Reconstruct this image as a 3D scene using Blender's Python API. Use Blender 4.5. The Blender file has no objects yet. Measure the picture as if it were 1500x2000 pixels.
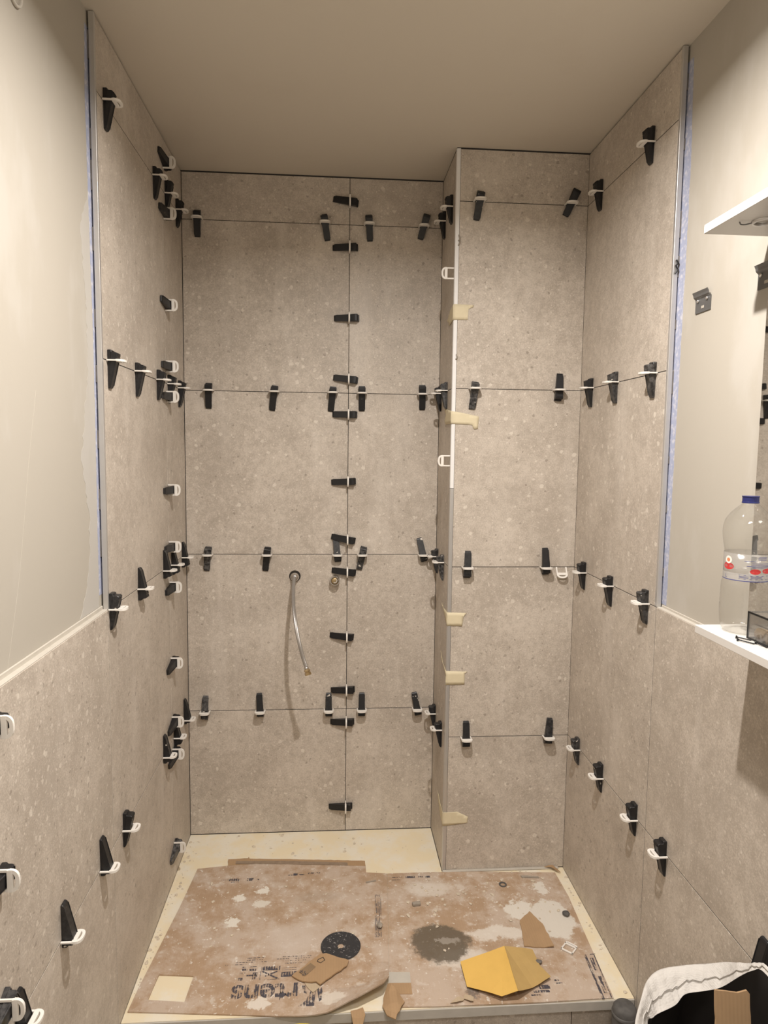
import bpy, bmesh, math, random
from mathutils import Matrix, Vector
random.seed(7)
SC = bpy.context.scene
COL = SC.collection
PI = math.pi

# ------------------------------------------------------------------ camera
cam_d = bpy.data.cameras.new('camera'); cam = bpy.data.objects.new('camera', cam_d); COL.objects.link(cam)
yaw, pitch, roll = 0.074134, 0.091588, 0.012238
Fv = Vector((math.sin(yaw)*math.cos(pitch), math.cos(yaw)*math.cos(pitch), -math.sin(pitch)))
R0 = Vector((math.cos(yaw), -math.sin(yaw), 0)); U0 = R0.cross(Fv)
Rv = math.cos(roll)*R0 + math.sin(roll)*U0; Uv = -math.sin(roll)*R0 + math.cos(roll)*U0
cam.matrix_world = Matrix(((Rv.x, Uv.x, -Fv.x, 0.5429), (Rv.y, Uv.y, -Fv.y, -2.549), (Rv.z, Uv.z, -Fv.z, 1.487), (0, 0, 0, 1)))
cam_d.sensor_fit = 'HORIZONTAL'; cam_d.sensor_width = 36.0; cam_d.lens = 1332.73/1500*36.0
cam_d.clip_start = 0.02
SC.camera = cam

# ------------------------------------------------------------------ world, lights, exposure
W = bpy.data.worlds.new('world'); SC.world = W; W.use_nodes = True
W.node_tree.nodes['Background'].inputs[0].default_value = (0.10, 0.09, 0.08, 1)
W.node_tree.nodes['Background'].inputs[1].default_value = 0.3
SC.view_settings.view_transform = 'Standard'; SC.view_settings.look = 'None'
SC.view_settings.gamma = 1.0; SC.view_settings.exposure = 0.27
SC.view_settings.use_curve_mapping = False
LIGHTS = [((0.74, -1.40, 2.436), 25.0, 0.045), ((0.69, -2.55, 2.436), 14.5, 0.40)]  # second disc is an added fill, made wide to avoid a second crisp shadow
LCOL = (1.0, 0.94, 0.885)
for loc, pw, size in LIGHTS:
    ld = bpy.data.lights.new('downlight_and_fill', 'AREA'); ld.shape = 'DISK'; ld.size = size; ld.energy = pw; ld.color = LCOL; ld.spread = math.radians(162)
    lo = bpy.data.objects.new('downlight_and_fill', ld); lo.location = loc; COL.objects.link(lo)

# ------------------------------------------------------------------ dimensions (metres, tray top = 0)
XJ, XB, XR, DB = 0.5956, 0.9337, 1.3717, 0.2776
YE = 0.882                       # end of the full-height tiling
Z1 = 0.4914; Z2 = Z1+.6; Z3 = Z2+.6; Z4 = Z3+.6; H = 2.458
YLJ = 0.2671; YFR = -2.95; ZF = -0.14; TT = 0.009; PL = 0.016

# ------------------------------------------------------------------ helpers
def link(o, parent=None):
    COL.objects.link(o)
    if parent: o.parent = parent
    return o
def obj(name, bm, m, parent=None, smooth=False):
    bmesh.ops.recalc_face_normals(bm, faces=bm.faces)
    me = bpy.data.meshes.new(name); bm.to_mesh(me); bm.free()
    if smooth:
        for p in me.polygons: p.use_smooth = True
    if m: me.materials.append(m)
    return link(bpy.data.objects.new(name, me), parent)
def empty(name, loc=(0, 0, 0), parent=None):
    o = bpy.data.objects.new(name, None); o.location = loc; o.empty_display_size = .02
    return link(o, parent)
def tag(o, label, cat, group=None):
    o['label'] = label; o['category'] = cat
    if group: o['group'] = group
    return o
def struct(o): o['kind'] = 'structure'; return o
def B(bm, x0, x1, y0, y1, z0, z1, bev=0):
    t = bmesh.new()
    vs = [t.verts.new(c) for c in ((x0,y0,z0),(x1,y0,z0),(x1,y1,z0),(x0,y1,z0),(x0,y0,z1),(x1,y0,z1),(x1,y1,z1),(x0,y1,z1))]
    for f in ((0,3,2,1),(4,5,6,7),(0,1,5,4),(1,2,6,5),(2,3,7,6),(3,0,4,7)): t.faces.new([vs[i] for i in f])
    if bev: bmesh.ops.bevel(t, geom=t.edges[:], offset=bev, segments=1, affect='EDGES')
    merge(bm, t); return bm
def merge(bm, t, mat=None):
    if mat is not None: bmesh.ops.transform(t, matrix=mat, verts=t.verts)
    me = bpy.data.meshes.new('tmp'); t.to_mesh(me); t.free(); bm.from_mesh(me); bpy.data.meshes.remove(me)
def lathe(bm, prof, seg=32, mat=None, close=True):
    t = bmesh.new(); rings = []
    for r, z in prof:
        if r < 1e-6: rings.append([t.verts.new((0, 0, z))])
        else: rings.append([t.verts.new((r*math.cos(2*PI*i/seg), r*math.sin(2*PI*i/seg), z)) for i in range(seg)])
    for a, b in zip(rings, rings[1:]):
        for i in range(seg):
            j = (i+1) % seg
            if len(a) == 1 and len(b) == 1: continue
            if len(a) == 1: t.faces.new((a[0], b[i], b[j]))
            elif len(b) == 1: t.faces.new((a[i], a[j], b[0]))
            else: t.faces.new((a[i], a[j], b[j], b[i]))
    merge(bm, t, mat); return bm
def tube(bm, pts, r, seg=10, cap=True):
    pts = [Vector(p) for p in pts]; rs = r if isinstance(r, (list, tuple)) else [r]*len(pts)
    up = None; rings = []
    for i, p in enumerate(pts):
        d = (pts[min(i+1, len(pts)-1)] - pts[max(i-1, 0)]).normalized()
        if up is None: up = d.orthogonal().normalized()
        up = (up - d*up.dot(d)).normalized(); s = d.cross(up)
        rings.append([bm.verts.new(p + rs[i]*(math.cos(2*PI*k/seg)*up + math.sin(2*PI*k/seg)*s)) for k in range(seg)])
    for a, b in zip(rings, rings[1:]):
        for k in range(seg): bm.faces.new((a[k], a[(k+1) % seg], b[(k+1) % seg], b[k]))
    if cap: bm.faces.new(rings[0][::-1]); bm.faces.new(rings[-1])
    return bm
def catmull(P, n=8):
    P = [Vector(p) for p in P]; Q = [2*P[0]-P[1]] + P + [2*P[-1]-P[-2]]; out = []
    for i in range(1, len(Q)-2):
        a, b, c, d = Q[i-1:i+3]
        for k in range(n):
            t = k/n
            out.append(.5*((2*b)+(c-a)*t+(2*a-5*b+4*c-d)*t*t+(3*b-a-3*c+d)*t**3))
    out.append(P[-1]); return out
def slab(pts, z0, z1, cuts=0, zf=None, jag=0):
    """a sheet with outline pts (x, y), real thickness z0..z1; cuts = grid spacing for bending; zf(x, y) lifts it"""
    if jag:
        q = []
        for a, b in zip(pts, pts[1:]+pts[:1]):
            a = Vector((a[0], a[1])); b = Vector((b[0], b[1])); n = max(1, int((b-a).length/.012)); nn = Vector((-(b-a).y, (b-a).x)).normalized()
            for k in range(n):
                v = a.lerp(b, k/n) + (nn*random.uniform(-jag, jag) if k else Vector((0, 0))); q.append((v.x, v.y))
        pts = q
    bm = bmesh.new()
    f = bm.faces.new([bm.verts.new((p[0], p[1], 0)) for p in pts])
    if cuts:
        xs = [p[0] for p in pts]; ys = [p[1] for p in pts]
        for ax, lo, hi in ((0, min(xs), max(xs)), (1, min(ys), max(ys))):
            c = lo+cuts
            while c < hi-cuts*.3:
                co = (c, 0, 0) if ax == 0 else (0, c, 0); no = (1, 0, 0) if ax == 0 else (0, 1, 0)
                bmesh.ops.bisect_plane(bm, geom=bm.verts[:]+bm.edges[:]+bm.faces[:], plane_co=co, plane_no=no); c += cuts
    bmesh.ops.triangulate(bm, faces=bm.faces[:])
    r = bmesh.ops.extrude_face_region(bm, geom=bm.faces[:])
    top = [v for v in r['geom'] if isinstance(v, bmesh.types.BMVert)]
    for v in bm.verts: v.co.z = z0
    for v in top: v.co.z = z1
    if zf:
        for v in bm.verts: v.co.z += zf(v.co.x, v.co.y)
    return bm

# ------------------------------------------------------------------ materials
class N:
    def __init__(s, name):
        s.m = bpy.data.materials.new(name); s.m.use_nodes = True; s.t = s.m.node_tree
        s.b = s.t.nodes['Principled BSDF']; s.out = s.t.nodes['Material Output']
    def n(s, typ, ins=None, **kw):
        nd = s.t.nodes.new(typ)
        for k, v in kw.items(): setattr(nd, k, v)
        if ins:
            for k, v in ins.items():
                if isinstance(v, bpy.types.NodeSocket): s.t.links.new(v, nd.inputs[k])
                else: nd.inputs[k].default_value = v
        return nd
    def L(s, a, b): s.t.links.new(a, b)
    def math(s, op, a, b=0.0, clamp=False): return s.n('ShaderNodeMath', {0: a, 1: b}, operation=op, use_clamp=clamp).outputs[0]
    def coord(s, scale=(1, 1, 1), rand=False):
        c = s.n('ShaderNodeTexCoord').outputs['Object']
        if rand:
            oi = s.n('ShaderNodeObjectInfo').outputs['Random']
            off = s.n('ShaderNodeCombineXYZ', {0: s.math('MULTIPLY', oi, 37.0), 1: s.math('MULTIPLY', oi, 91.0), 2: s.math('MULTIPLY', oi, 53.0)}).outputs[0]
            c = s.n('ShaderNodeVectorMath', {0: c, 1: off}, operation='ADD').outputs[0]
        if scale != (1, 1, 1): c = s.n('ShaderNodeMapping', {'Vector': c, 'Scale': scale}).outputs[0]
        return c
    def noise(s, vec, scale, detail=3.0, rough=.55): return s.n('ShaderNodeTexNoise', {'Vector': vec, 'Scale': scale, 'Detail': detail, 'Roughness': rough}).outputs[0]
    def ramp(s, fac, a, b):   # 0..1 between a and b (smooth)
        return s.n('ShaderNodeMapRange', {0: fac, 1: a, 2: b, 3: 0.0, 4: 1.0}, interpolation_type='SMOOTHSTEP').outputs[0]
    def mix(s, fac, a, b):
        nd = s.n('ShaderNodeMix', data_type='RGBA')
        for i, v in ((0, fac), (6, a), (7, b)):
            if isinstance(v, bpy.types.NodeSocket): s.L(v, nd.inputs[i])
            else: nd.inputs[i].default_value = v if i == 0 else (*v, 1)
        return nd.outputs[2]
    def set(s, col=None, rough=.6, metal=0.0, spec=.4, bump=None, bstr=.2, bdist=.002):
        if col is not None:
            if isinstance(col, bpy.types.NodeSocket): s.L(col, s.b.inputs['Base Color'])
            else: s.b.inputs['Base Color'].default_value = (*col, 1)
        if isinstance(rough, bpy.types.NodeSocket): s.L(rough, s.b.inputs['Roughness'])
        else: s.b.inputs['Roughness'].default_value = rough
        s.b.inputs['Metallic'].default_value = metal; s.b.inputs['Specular IOR Level'].default_value = spec
        if bump is not None:
            bn = s.n('ShaderNodeBump', {'Height': bump, 'Strength': bstr, 'Distance': bdist}); s.L(bn.outputs[0], s.b.inputs['Normal'])
        return s.m
def plain(name, col, rough=.6, metal=0.0, var=.12, scale=40, spec=.4):
    n = N(name); c = n.coord(); f = n.noise(c, scale)
    return n.set(n.mix(f, tuple(v*(1-var) for v in col), tuple(min(1, v*(1+var)) for v in col)), rough, metal, spec, bump=f, bstr=.08)

def tile_mat():
    n = N('stone_tile'); c = n.coord(rand=True)
    warp = n.n('ShaderNodeTexNoise', {'Vector': c, 'Scale': 110.0, 'Detail': 2.0}).outputs[1]
    cw = n.n('ShaderNodeVectorMath', {0: c, 1: n.n('ShaderNodeVectorMath', {0: warp, 3: .011}, operation='SCALE').outputs[0]}, operation='ADD').outputs[0]
    big = n.noise(c, 5.0, 4.0, .6); mid = n.noise(c, 42.0, 5.0, .7); fine = n.noise(c, 240.0, 3.0, .75)
    v = n.math('ADD', n.math('ADD', n.math('MULTIPLY', big, .30), n.math('MULTIPLY', mid, .30)), n.math('MULTIPLY', fine, .40))
    col = n.mix(n.ramp(v, .40, .61), (.42, .366, .308), (.61, .545, .47))
    def chips(scale, thr, k):
        vo = n.n('ShaderNodeTexVoronoi', {'Vector': cw, 'Scale': scale, 'Randomness': 1.0})
        r = n.n('ShaderNodeSeparateColor', {0: vo.outputs['Color']}).outputs[0]
        rad = n.math('MULTIPLY', n.math('SUBTRACT', r, thr), k)
        return n.ramp(n.math('SUBTRACT', rad, vo.outputs['Distance']), 0.0, .035)
    a = chips(46.0, .80, 1.9); b = chips(95.0, .70, 1.25); d = chips(60.7, .78, 1.5); e = chips(190.0, .6, .9)
    col = n.mix(n.math('MULTIPLY', e, .42), col, (.70, .64, .56))
    col = n.mix(n.math('MULTIPLY', b, .45), col, (.78, .72, .64))
    col = n.mix(n.math('MULTIPLY', a, .52), col, (.78, .72, .63))
    col = n.mix(n.math('MULTIPLY', d, .55), col, (.24, .20, .165))
    sm = n.noise(n.coord((7, 7, 1.1), True), 1.0, 5.0, .65)
    col = n.mix(n.math('MULTIPLY', n.ramp(sm, .53, .70), .27), col, (.74, .68, .61))
    return n.set(col, n.math('ADD', n.math('MULTIPLY', mid, .2), .36), 0, .45, bump=fine, bstr=.06)
M = {}
M['tile'] = tile_mat()
M['joint'] = plain('joint_mortar', (.035, .032, .030), .9)
M['adhesive'] = plain('tile_adhesive', (.16, .145, .13), .9, var=.5, scale=60)
def plaster(name, col, patch, amt, seed):
    n = N(name); c = n.coord(); f = n.noise(n.n('ShaderNodeMapping', {'Vector': c, 'Location': (seed, 0, 0), 'Scale': (3, 3, 1.4)}).outputs[0], 1.0, 5.0, .62)
    g = n.noise(c, 150.0, 3.0)
    cc = n.mix(n.math('MULTIPLY', n.ramp(f, .52, .64), amt), col, patch)
    return n.set(cc, .65, 0, .25, bump=n.math('ADD', n.math('MULTIPLY', g, .3), f), bstr=.10, bdist=.004)
M['plaster'] = plaster('cream_plaster', (.445, .412, .355), (.50, .475, .43), .6, 3)
M['skim'] = plaster('skim_filler', (.49, .468, .43), (.46, .43, .38), .5, 5)
M['ceil'] = plaster('ceiling_paint', (.62, .565, .48), (.60, .54, .455), .5, 8)
M['filler'] = plain('white_filler', (.50, .465, .405), .8, var=.1)
M['floor'] = plain('floor_screed', (.30, .27, .24), .8, var=.25, scale=12)
n = N('blue_primer'); c = n.coord(); f = n.noise(c, 90, 4)
M['blue'] = n.set(n.mix(n.ramp(f, .45, .7), (.36, .39, .52), (.56, .56, .62)), .7)
M['alu'] = plain('brushed_aluminium', (.62, .61, .60), .38, .75, var=.05, spec=.5)
M['trimwhite'] = plain('white_corner_trim', (.80, .79, .78), .35, .0, var=.03)
def wedge_mat():
    n = N('black_plastic'); c = n.coord(rand=True); rnd = n.n('ShaderNodeObjectInfo').outputs['Random']
    f = n.noise(c, 90.0, 5.0, .7); g = n.noise(c, 55.0, 2.0, .5)
    hz = n.math('MULTIPLY', n.math('POWER', rnd, 9.0), .6)
    col = n.mix(n.math('MULTIPLY', n.ramp(f, .35, .7), n.math('ADD', hz, .015)), (.0075, .0075, .009), (.26, .25, .24))
    spl = n.math('MULTIPLY', n.ramp(g, .70, .73), n.ramp(rnd, .55, .7))
    col = n.mix(spl, col, (.62, .57, .50))
    return n.set(col, .42, 0, .5, bump=f, bstr=.1)
M['wedge'] = wedge_mat()
M['strap'] = plain('white_nylon', (.80, .765, .71), .45, var=.05)
M['tape'] = plain('masking_tape', (.68, .60, .42), .7, var=.06, scale=60)
M['white'] = plain('white_laminate', (.60, .575, .54), .35, var=.02)
M['steel'] = plain('zinc_steel', (.19, .19, .19), .45, .6, var=.15)
M['screwhead'] = plain('chromed_screw', (.75, .74, .72), .25, .9)
M['blackmetal'] = plain('black_metal', (.012, .012, .012), .4, .3)
M['brass'] = plain('brass', (.55, .42, .24), .35, .85, var=.15)
M['chrome'] = plain('nickel', (.70, .68, .66), .22, .95, var=.06)
M['darkhole'] = plain('dark_hole', (.03, .025, .02), .9)
n = N('braided_steel'); c = n.coord(); w1 = n.n('ShaderNodeTexWave', {'Vector': c, 'Scale': 240.0, 'Distortion': 1.0}).outputs[1]
M['braid'] = n.set(n.mix(w1, (.36, .35, .34), (.74, .72, .70)), .32, .85, bump=w1, bstr=.35)
n = N('mirror'); M['mirror'] = n.set((.86, .87, .86), .015, 1.0)
n = N('tray_resin'); c = n.coord()
f = n.noise(c, 9.0, 6.0, .65); g = n.noise(c, 48.0, 4.0, .6)
cc = n.mix(n.ramp(f, .40, .62), (.80, .70, .50), (.80, .745, .62))
cc = n.mix(n.math('MULTIPLY', n.math('MULTIPLY', n.ramp(g, .60, .72), n.ramp(f, .50, .62)), .7), cc, (.45, .40, .33))
M['tray'] = n.set(cc, .45, bump=g, bstr=.15)
M['traylip'] = plain('tray_edge', (.50, .47, .42), .6, var=.12)
M['yellowback'] = plain('tan_paper_back', (.50, .34, .13), .8, var=.08, scale=30)
M['yellowpaper'] = plain('yellow_sandpaper', (.74, .47, .12), .75, var=.06, scale=30)
M['yellow'] = plain('yellow_plastic', (.80, .62, .08), .4, var=.04)
M['abrasive'] = None
n = N('abrasive_disc'); c = n.coord(); f = n.noise(c, 130, 4, .75)
M['abrasive'] = n.set(n.mix(n.ramp(f, .58, .68), (.035, .034, .036), (.45, .43, .41)), .7, bump=f, bstr=.3)
M['liner'] = plain('black_liner', (.012, .010, .009), .5, var=.2)
n = N('woven_sack'); c = n.coord(); w1 = n.n('ShaderNodeTexWave', {'Vector': c, 'Scale': 120.0}, bands_direction='Z').outputs[1]; f = n.noise(c, 14, 4)
M['sack'] = n.set(n.mix(f, (.52, .495, .46), (.64, .615, .58)), .8, bump=n.math('ADD', n.math('MULTIPLY', w1, .03), n.math('MULTIPLY', n.noise(c, 22, 4, .6), 1.6)), bstr=.8, bdist=.006)
M['wood'] = plain('cork_wood', (.52, .38, .21), .75, var=.25, scale=60)
M['dusty'] = plain('dusty_rubber', (.10, .095, .09), .8, var=.7, scale=30)
M['crumb'] = plain('plaster_crumb', (.60, .52, .41), .9, var=.25, scale=100)
M['mud'] = plain('mortar_lump', (.33, .29, .24), .9, var=.25, scale=100)
M['bluecap'] = plain('blue_cap', (.018, .022, .11), .4, var=.03)
M['blueink'] = plain('blue_ink', (.05, .06, .22), .5, var=.03)
M['redink'] = plain('red_ink', (.50, .035, .035), .5, var=.05)
M['orangeink'] = plain('orange_ink', (.62, .22, .10), .5, var=.05)
M['whiteink'] = plain('white_ink', (.76, .72, .66), .5, var=.03)
def thin_clear(name, tint, veil=.04, rough=.06):
    n = N(name); t = n.t; t.nodes.remove(n.b)
    tr = n.n('ShaderNodeBsdfTransparent', {0: (*tint, 1)}); gl = n.n('ShaderNodeBsdfGlossy', {'Roughness': rough}); df = n.n('ShaderNodeBsdfDiffuse', {0: (.62, .60, .57, 1)})
    c = n.coord(); bp = n.n('ShaderNodeBump', {'Height': n.noise(c, 60, 2), 'Strength': .25, 'Distance': .004})
    n.L(bp.outputs[0], gl.inputs['Normal'])
    lw = n.n('ShaderNodeLayerWeight', {0: .5}).outputs['Facing']; fr = n.math('ADD', n.math('MULTIPLY', n.math('POWER', lw, 2.6), .42), .05)
    a = n.n('ShaderNodeMixShader', {0: veil, 1: tr.outputs[0], 2: df.outputs[0]})
    b = n.n('ShaderNodeMixShader', {0: fr, 1: a.outputs[0], 2: gl.outputs[0]})
    n.L(b.outputs[0], n.out.inputs[0]); return n.m
M['pet'] = thin_clear('clear_bottle_plastic', (.95, .95, .94))
M['acrylic'] = thin_clear('clear_box_plastic', (.93, .92, .90), .06)
M['labelfilm'] = thin_clear('label_film', (.95, .95, .96), .16, .2)
M['paleband'] = thin_clear('label_pale_band', (.9, .9, .92), .45, .3)
M['smokebox'] = thin_clear('smoky_box_panel', (.72, .71, .70), .08, .1)
def cardboard(name, stains=True, dust=.85, base=(.42, .295, .195)):
    n = N(name); c = n.coord()
    fl = n.n('ShaderNodeTexWave', {'Vector': c, 'Scale': 42.0, 'Distortion': .4}, bands_direction='X').outputs[1]
    f = n.noise(c, 4.5, 6.0, .68); g = n.noise(c, 20.0, 5.0, .7); h = n.noise(c, 75.0, 4.0, .65)
    col = n.mix(g, tuple(v*.86 for v in base), tuple(min(1, v*1.14) for v in base))
    col = n.mix(n.math('MULTIPLY', fl, .10), col, tuple(v*.7 for v in base))
    if stains:
        # plaster dust wiped over the sheet, crumbs of dried plaster, and the spills with their own outline
        df = n.ramp(n.math('ADD', n.math('MULTIPLY', f, .62), n.math('MULTIPLY', g, .38)), .42, .58)
        col = n.mix(n.math('MULTIPLY', df, dust), col, (.53, .435, .355))
        col = n.mix(n.math('MULTIPLY', n.ramp(g, .57, .66), .6), col, (.62, .555, .48))
        col = n.mix(n.math('MULTIPLY', n.ramp(h, .62, .67), .8), col, (.72, .67, .60))
        wn = n.n('ShaderNodeTexNoise', {'Vector': c, 'Scale': 22.0, 'Detail': 8.0, 'Roughness': .75}).outputs[1]
        cw = n.n('ShaderNodeVectorMath', {0: c, 1: n.n('ShaderNodeVectorMath', {0: n.n('ShaderNodeVectorMath', {0: wn, 1: (.5, .5, .5)}, operation='SUBTRACT').outputs[0], 3: .10}, operation='SCALE').outputs[0]}, operation='ADD').outputs[0]
        def spot(x, y, rx, ry, c2, k, soft=.35):
            nonlocal col
            d = n.n('ShaderNodeVectorMath', {0: n.n('ShaderNodeMapping', {'Vector': n.n('ShaderNodeVectorMath', {0: cw, 1: (x, y, 0)}, operation='SUBTRACT').outputs[0], 'Scale': (1/rx, 1/ry, 0)}).outputs[0]}, operation='LENGTH').outputs[1]
            col = n.mix(n.math('MULTIPLY', n.ramp(d, 1.0, 1.0-soft), k), col, c2)
        spot(.93, -.70, .13, .05, (.70, .65, .58), .75, .5)
        spot(1.05, -.60, .12, .035, (.70, .65, .58), .8)
        spot(.872, -.635, .098, .088, (.135, .11, .08), .92, .22)
        col = n.mix(n.math('MULTIPLY', n.ramp(n.noise(c, 90, 5, .8), .60, .70), .35), col, (.60, .55, .49))
        spot(.895, -.625, .045, .012, (.40, .36, .31), .6)
        spot(1.245, -.55, .072, .095, (.68, .64, .57), .95, .15)
        spot(1.15, -.50, .045, .05, (.70, .66, .59), .95, .15)
        spot(1.255, -.40, .022, .04, (.70, .66, .59), .9, .15)
        spot(.87, -.38, .11, .05, (.68, .63, .56), .65, .5)
        spot(.35, -.83, .035, .022, (.70, .64, .56), .9, .2)
        spot(.545, -.83, .045, .025, (.68, .62, .54), .8, .3)
        spot(.42, -.60, .11, .10, (.58, .50, .43), .6, .6)
        spot(.235, -.505, .022, .024, (.74, .70, .62), .95, .15)
        spot(.245, -.395, .020, .024, (.74, .70, .62), .95, .15)
        spot(.315, -.36, .026, .018, (.74, .70, .62), .95, .15)
        spot(.31, -.425, .03, .022, (.72, .68, .60), .8, .3)
        spot(.935, -.80, .02, .06, (.13, .11, .10), .75, .5)
        spot(.50, -.40, .10, .035, (.40, .34, .28), .35, .6)
    return n.set(col, .85, 0, .2, bump=n.math('ADD', fl, g), bstr=.12, bdist=.001)
M['card'] = cardboard('dusty_cardboard')
M['cardclean'] = cardboard('plain_cardboard', False, base=(.40, .265, .15))
M['cardpale'] = cardboard('pale_cardboard', False, base=(.50, .40, .28))
n = N('worn_ink'); c = n.coord(); f = n.noise(c, 55, 5, .7); g = n.n('ShaderNodeTexWave', {'Vector': c, 'Scale': 42.0, 'Distortion': .4}, bands_direction='X').outputs[1]
tr = n.n('ShaderNodeBsdfTransparent'); n.set((.075, .07, .085), .85)
ms = n.n('ShaderNodeMixShader', {0: n.math('MULTIPLY', n.ramp(n.math('ADD', f, n.math('MULTIPLY', g, .12)), .66, .50), .88), 1: tr.outputs[0], 2: n.b.outputs[0]})
n.L(ms.outputs[0], n.out.inputs[0]); M['ink'] = n.m

# ------------------------------------------------------------------ room shell
G = 0.0011                                              # half a joint
def tile_obj(parent, x0, x1, y0, y1, z0, z1):
    cx, cy, cz = (x0+x1)/2, (y0+y1)/2, (z0+z1)/2
    bm = bmesh.new(); B(bm, x0-cx, x1-cx, y0-cy, y1-cy, z0-cz, z1-cz, .0004)
    o = obj('tile', bm, M['tile'], parent); o.location = (cx, cy, cz); return o
def box_obj(name, m, *a, parent=None, bev=0):
    bm = bmesh.new(); B(bm, *a, bev); return obj(name, bm, m, parent)
rows = [(0.001, Z1), (Z1, Z2), (Z2, Z3), (Z3, Z4), (Z4, H-.004)]

wall_back = struct(box_obj('wall_back', M['joint'], -.12, XR+.12, .0007, .12, ZF, H))
for z0, z1 in rows:
    for x0, x1 in ((0.0006, XJ), (XJ, XB-.0002)):
        tile_obj(wall_back, x0+G, x1-G, 0, TT-.0005, z0+G, z1-G)
# boxed-in pillar
bm = bmesh.new(); B(bm, XB+.0007, XR+PL, -DB+.0007, .0007, ZF, H); wall_pillar = struct(obj('wall_pillar', bm, M['joint']))
for z0, z1 in rows:
    tile_obj(wall_pillar, XB+.013, XR-.0006, -DB, -DB+TT-.0005, z0+G, z1-G)
    tile_obj(wall_pillar, XB, XB+TT-.0005, -DB+.013, -.0008, z0+G, z1-G)
# side walls: plaster behind, tiles standing proud of it
wall_left = struct(box_obj('wall_left', M['plaster'], -.12, -PL, YFR, .0, ZF, H))
wall_right = struct(box_obj('wall_right', M['plaster'], XR+PL, XR+.12, YFR, .0, ZF, H))
def adh(parent, x0, x1, y0, y1, z0, z1):
    bm = bmesh.new(); B(bm, x0, x1, y0, y1, z0, z1); return obj('adhesive_bed', bm, M['joint'], parent)
adh(wall_left, -PL+.0002, -.0007, -YE+.012, .0, Z2, H-.01); adh(wall_left, -PL+.0002, -.0007, YFR+.02, .0, ZF+.002, Z2-.004)
adh(wall_right, XR+.0007, XR+PL-.0002, -YE+.012, -DB, Z2, H-.01); adh(wall_right, XR+.0007, XR+PL-.0002, YFR+.02, -DB, ZF+.002, Z2-.004)
def side_tiles(parent, xa, xb, ystart, joints_low, joints_high):
    for z0, z1 in rows:
        js = joints_high if z0 >= Z2-.01 else joints_low
        lo = [ystart]+js
        for a, b in zip(lo, lo[1:]):
            tile_obj(parent, xa, xb, b+G, a-G, (z0 if z0 > .01 else ZF+.004)+G, z1-G)
side_tiles(wall_left, -TT+.0005, 0, -.0008, [-YLJ, -YLJ-.615, -1.467, -2.067, -2.667], [-YLJ, -YE+.010])
side_tiles(wall_right, XR, XR+TT-.0005, -DB+.001, [-YE+.003, -1.479, -2.079, -2.679], [-YE+.010])
ceiling = struct(box_obj('ceiling', M['ceil'], -.12, XR+.12, YFR-.1, .12, H, H+.1))
floor = struct(box_obj('floor', M['floor'], -.12, XR+.12, YFR-.1, .12, ZF-.1, ZF))
wall_front = struct(box_obj('wall_front', M['plaster'], -.12, XR+.12, YFR-.1, YFR, ZF, H))

# metal edge trims and the strips of primer and filler beside them
def trim(name, label, bm, m):
    o = struct(obj(name, bm, m)); o['label'] = label; return o
bm = bmesh.new(); B(bm, -.0115, .0006, -YE, -YE+.0095, Z2+.001, H-.002, .0006)
trim('trim_1', 'brushed aluminium edge trim at left end of the full-height tiles', bm, M['alu'])
bm = bmesh.new(); B(bm, XR-.0006, XR+.0115, -YE, -YE+.0095, Z2+.001, H-.002, .0006)
trim('trim_2', 'brushed aluminium edge trim at right end of the full-height tiles', bm, M['alu'])
def corner_trim(z0, z1):
    bm = bmesh.new(); pr = [(.0125, 0), (.004, 0), (.0012, .0012), (0, .004), (0, .0125), (.009, .0125), (.0125, .009)]
    a = [bm.verts.new((XB+p[0]-.0006, -DB+p[1]-.0006, z0)) for p in pr]; b = [bm.verts.new((v.co.x, v.co.y, z1)) for v in a]
    bm.faces.new(a); bm.faces.new(b[::-1])
    for i in range(len(a)): bm.faces.new((a[i], a[(i+1) % len(a)], b[(i+1) % len(a)], b[i]))
    return bm
trim('trim_3', 'white corner trim on the upper pillar edge', corner_trim(1.36, H-.003), M['trimwhite'])
trim('trim_4', 'grey aluminium corner trim on the lower pillar edge', corner_trim(.002, 1.3585), M['alu'])
def ragged(name, x, ya, yb, z0, z1, m, parent, amp, sgn=1, th=.0006):
    """a thin coat on a side wall between ya (straight) and yb (ragged)"""
    bm = bmesh.new(); n = 90; A = []
    for i in range(n+1):
        z = z0+(z1-z0)*i/n; yy = yb(z)+random.uniform(-amp, amp) if callable(yb) else yb+random.uniform(-amp, amp)
        A.append([bm.verts.new((x+dx, y, z)) for dx, y in ((0, ya), (sgn*th, ya), (sgn*th, yy), (0, yy))])
    for p, q in zip(A, A[1:]):
        for k in range(4): bm.faces.new((p[k], p[(k+1) % 4], q[(k+1) % 4], q[k]))
    bm.faces.new(A[0]); bm.faces.new(A[-1][::-1])
    return obj(name, bm, m, parent)
def lerp_tab(tab):
    def f(z):
        for (z0, a), (z1, b) in zip(tab, tab[1:]):
            if z <= z1: return a+(b-a)*max(0, (z-z0)/(z1-z0))
        return tab[-1][1]
    return f
o = ragged('primer_strip', -PL, -YE+.015, lerp_tab([(1.12, -.8935), (1.33, -.893), (1.572, -.889), (1.76, -.890), (2.03, -.8985), (2.27, -.9025), (2.424, -.894)]), 1.13, 2.424, M['blue'], wall_left, .0012)
o['label'] = 'strip of blue primer on the plaster'
o = ragged('primer_strip', XR+PL, -YE+.015, lerp_tab([(1.1, -.9015), (1.34, -.902), (1.6, -.905), (1.96, -.911), (2.2, -.911), (2.42, -.9)]), 1.10, 2.42, M['blue'], wall_right, .0012, -1)
o['label'] = 'strip of blue primer on the plaster'
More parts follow.
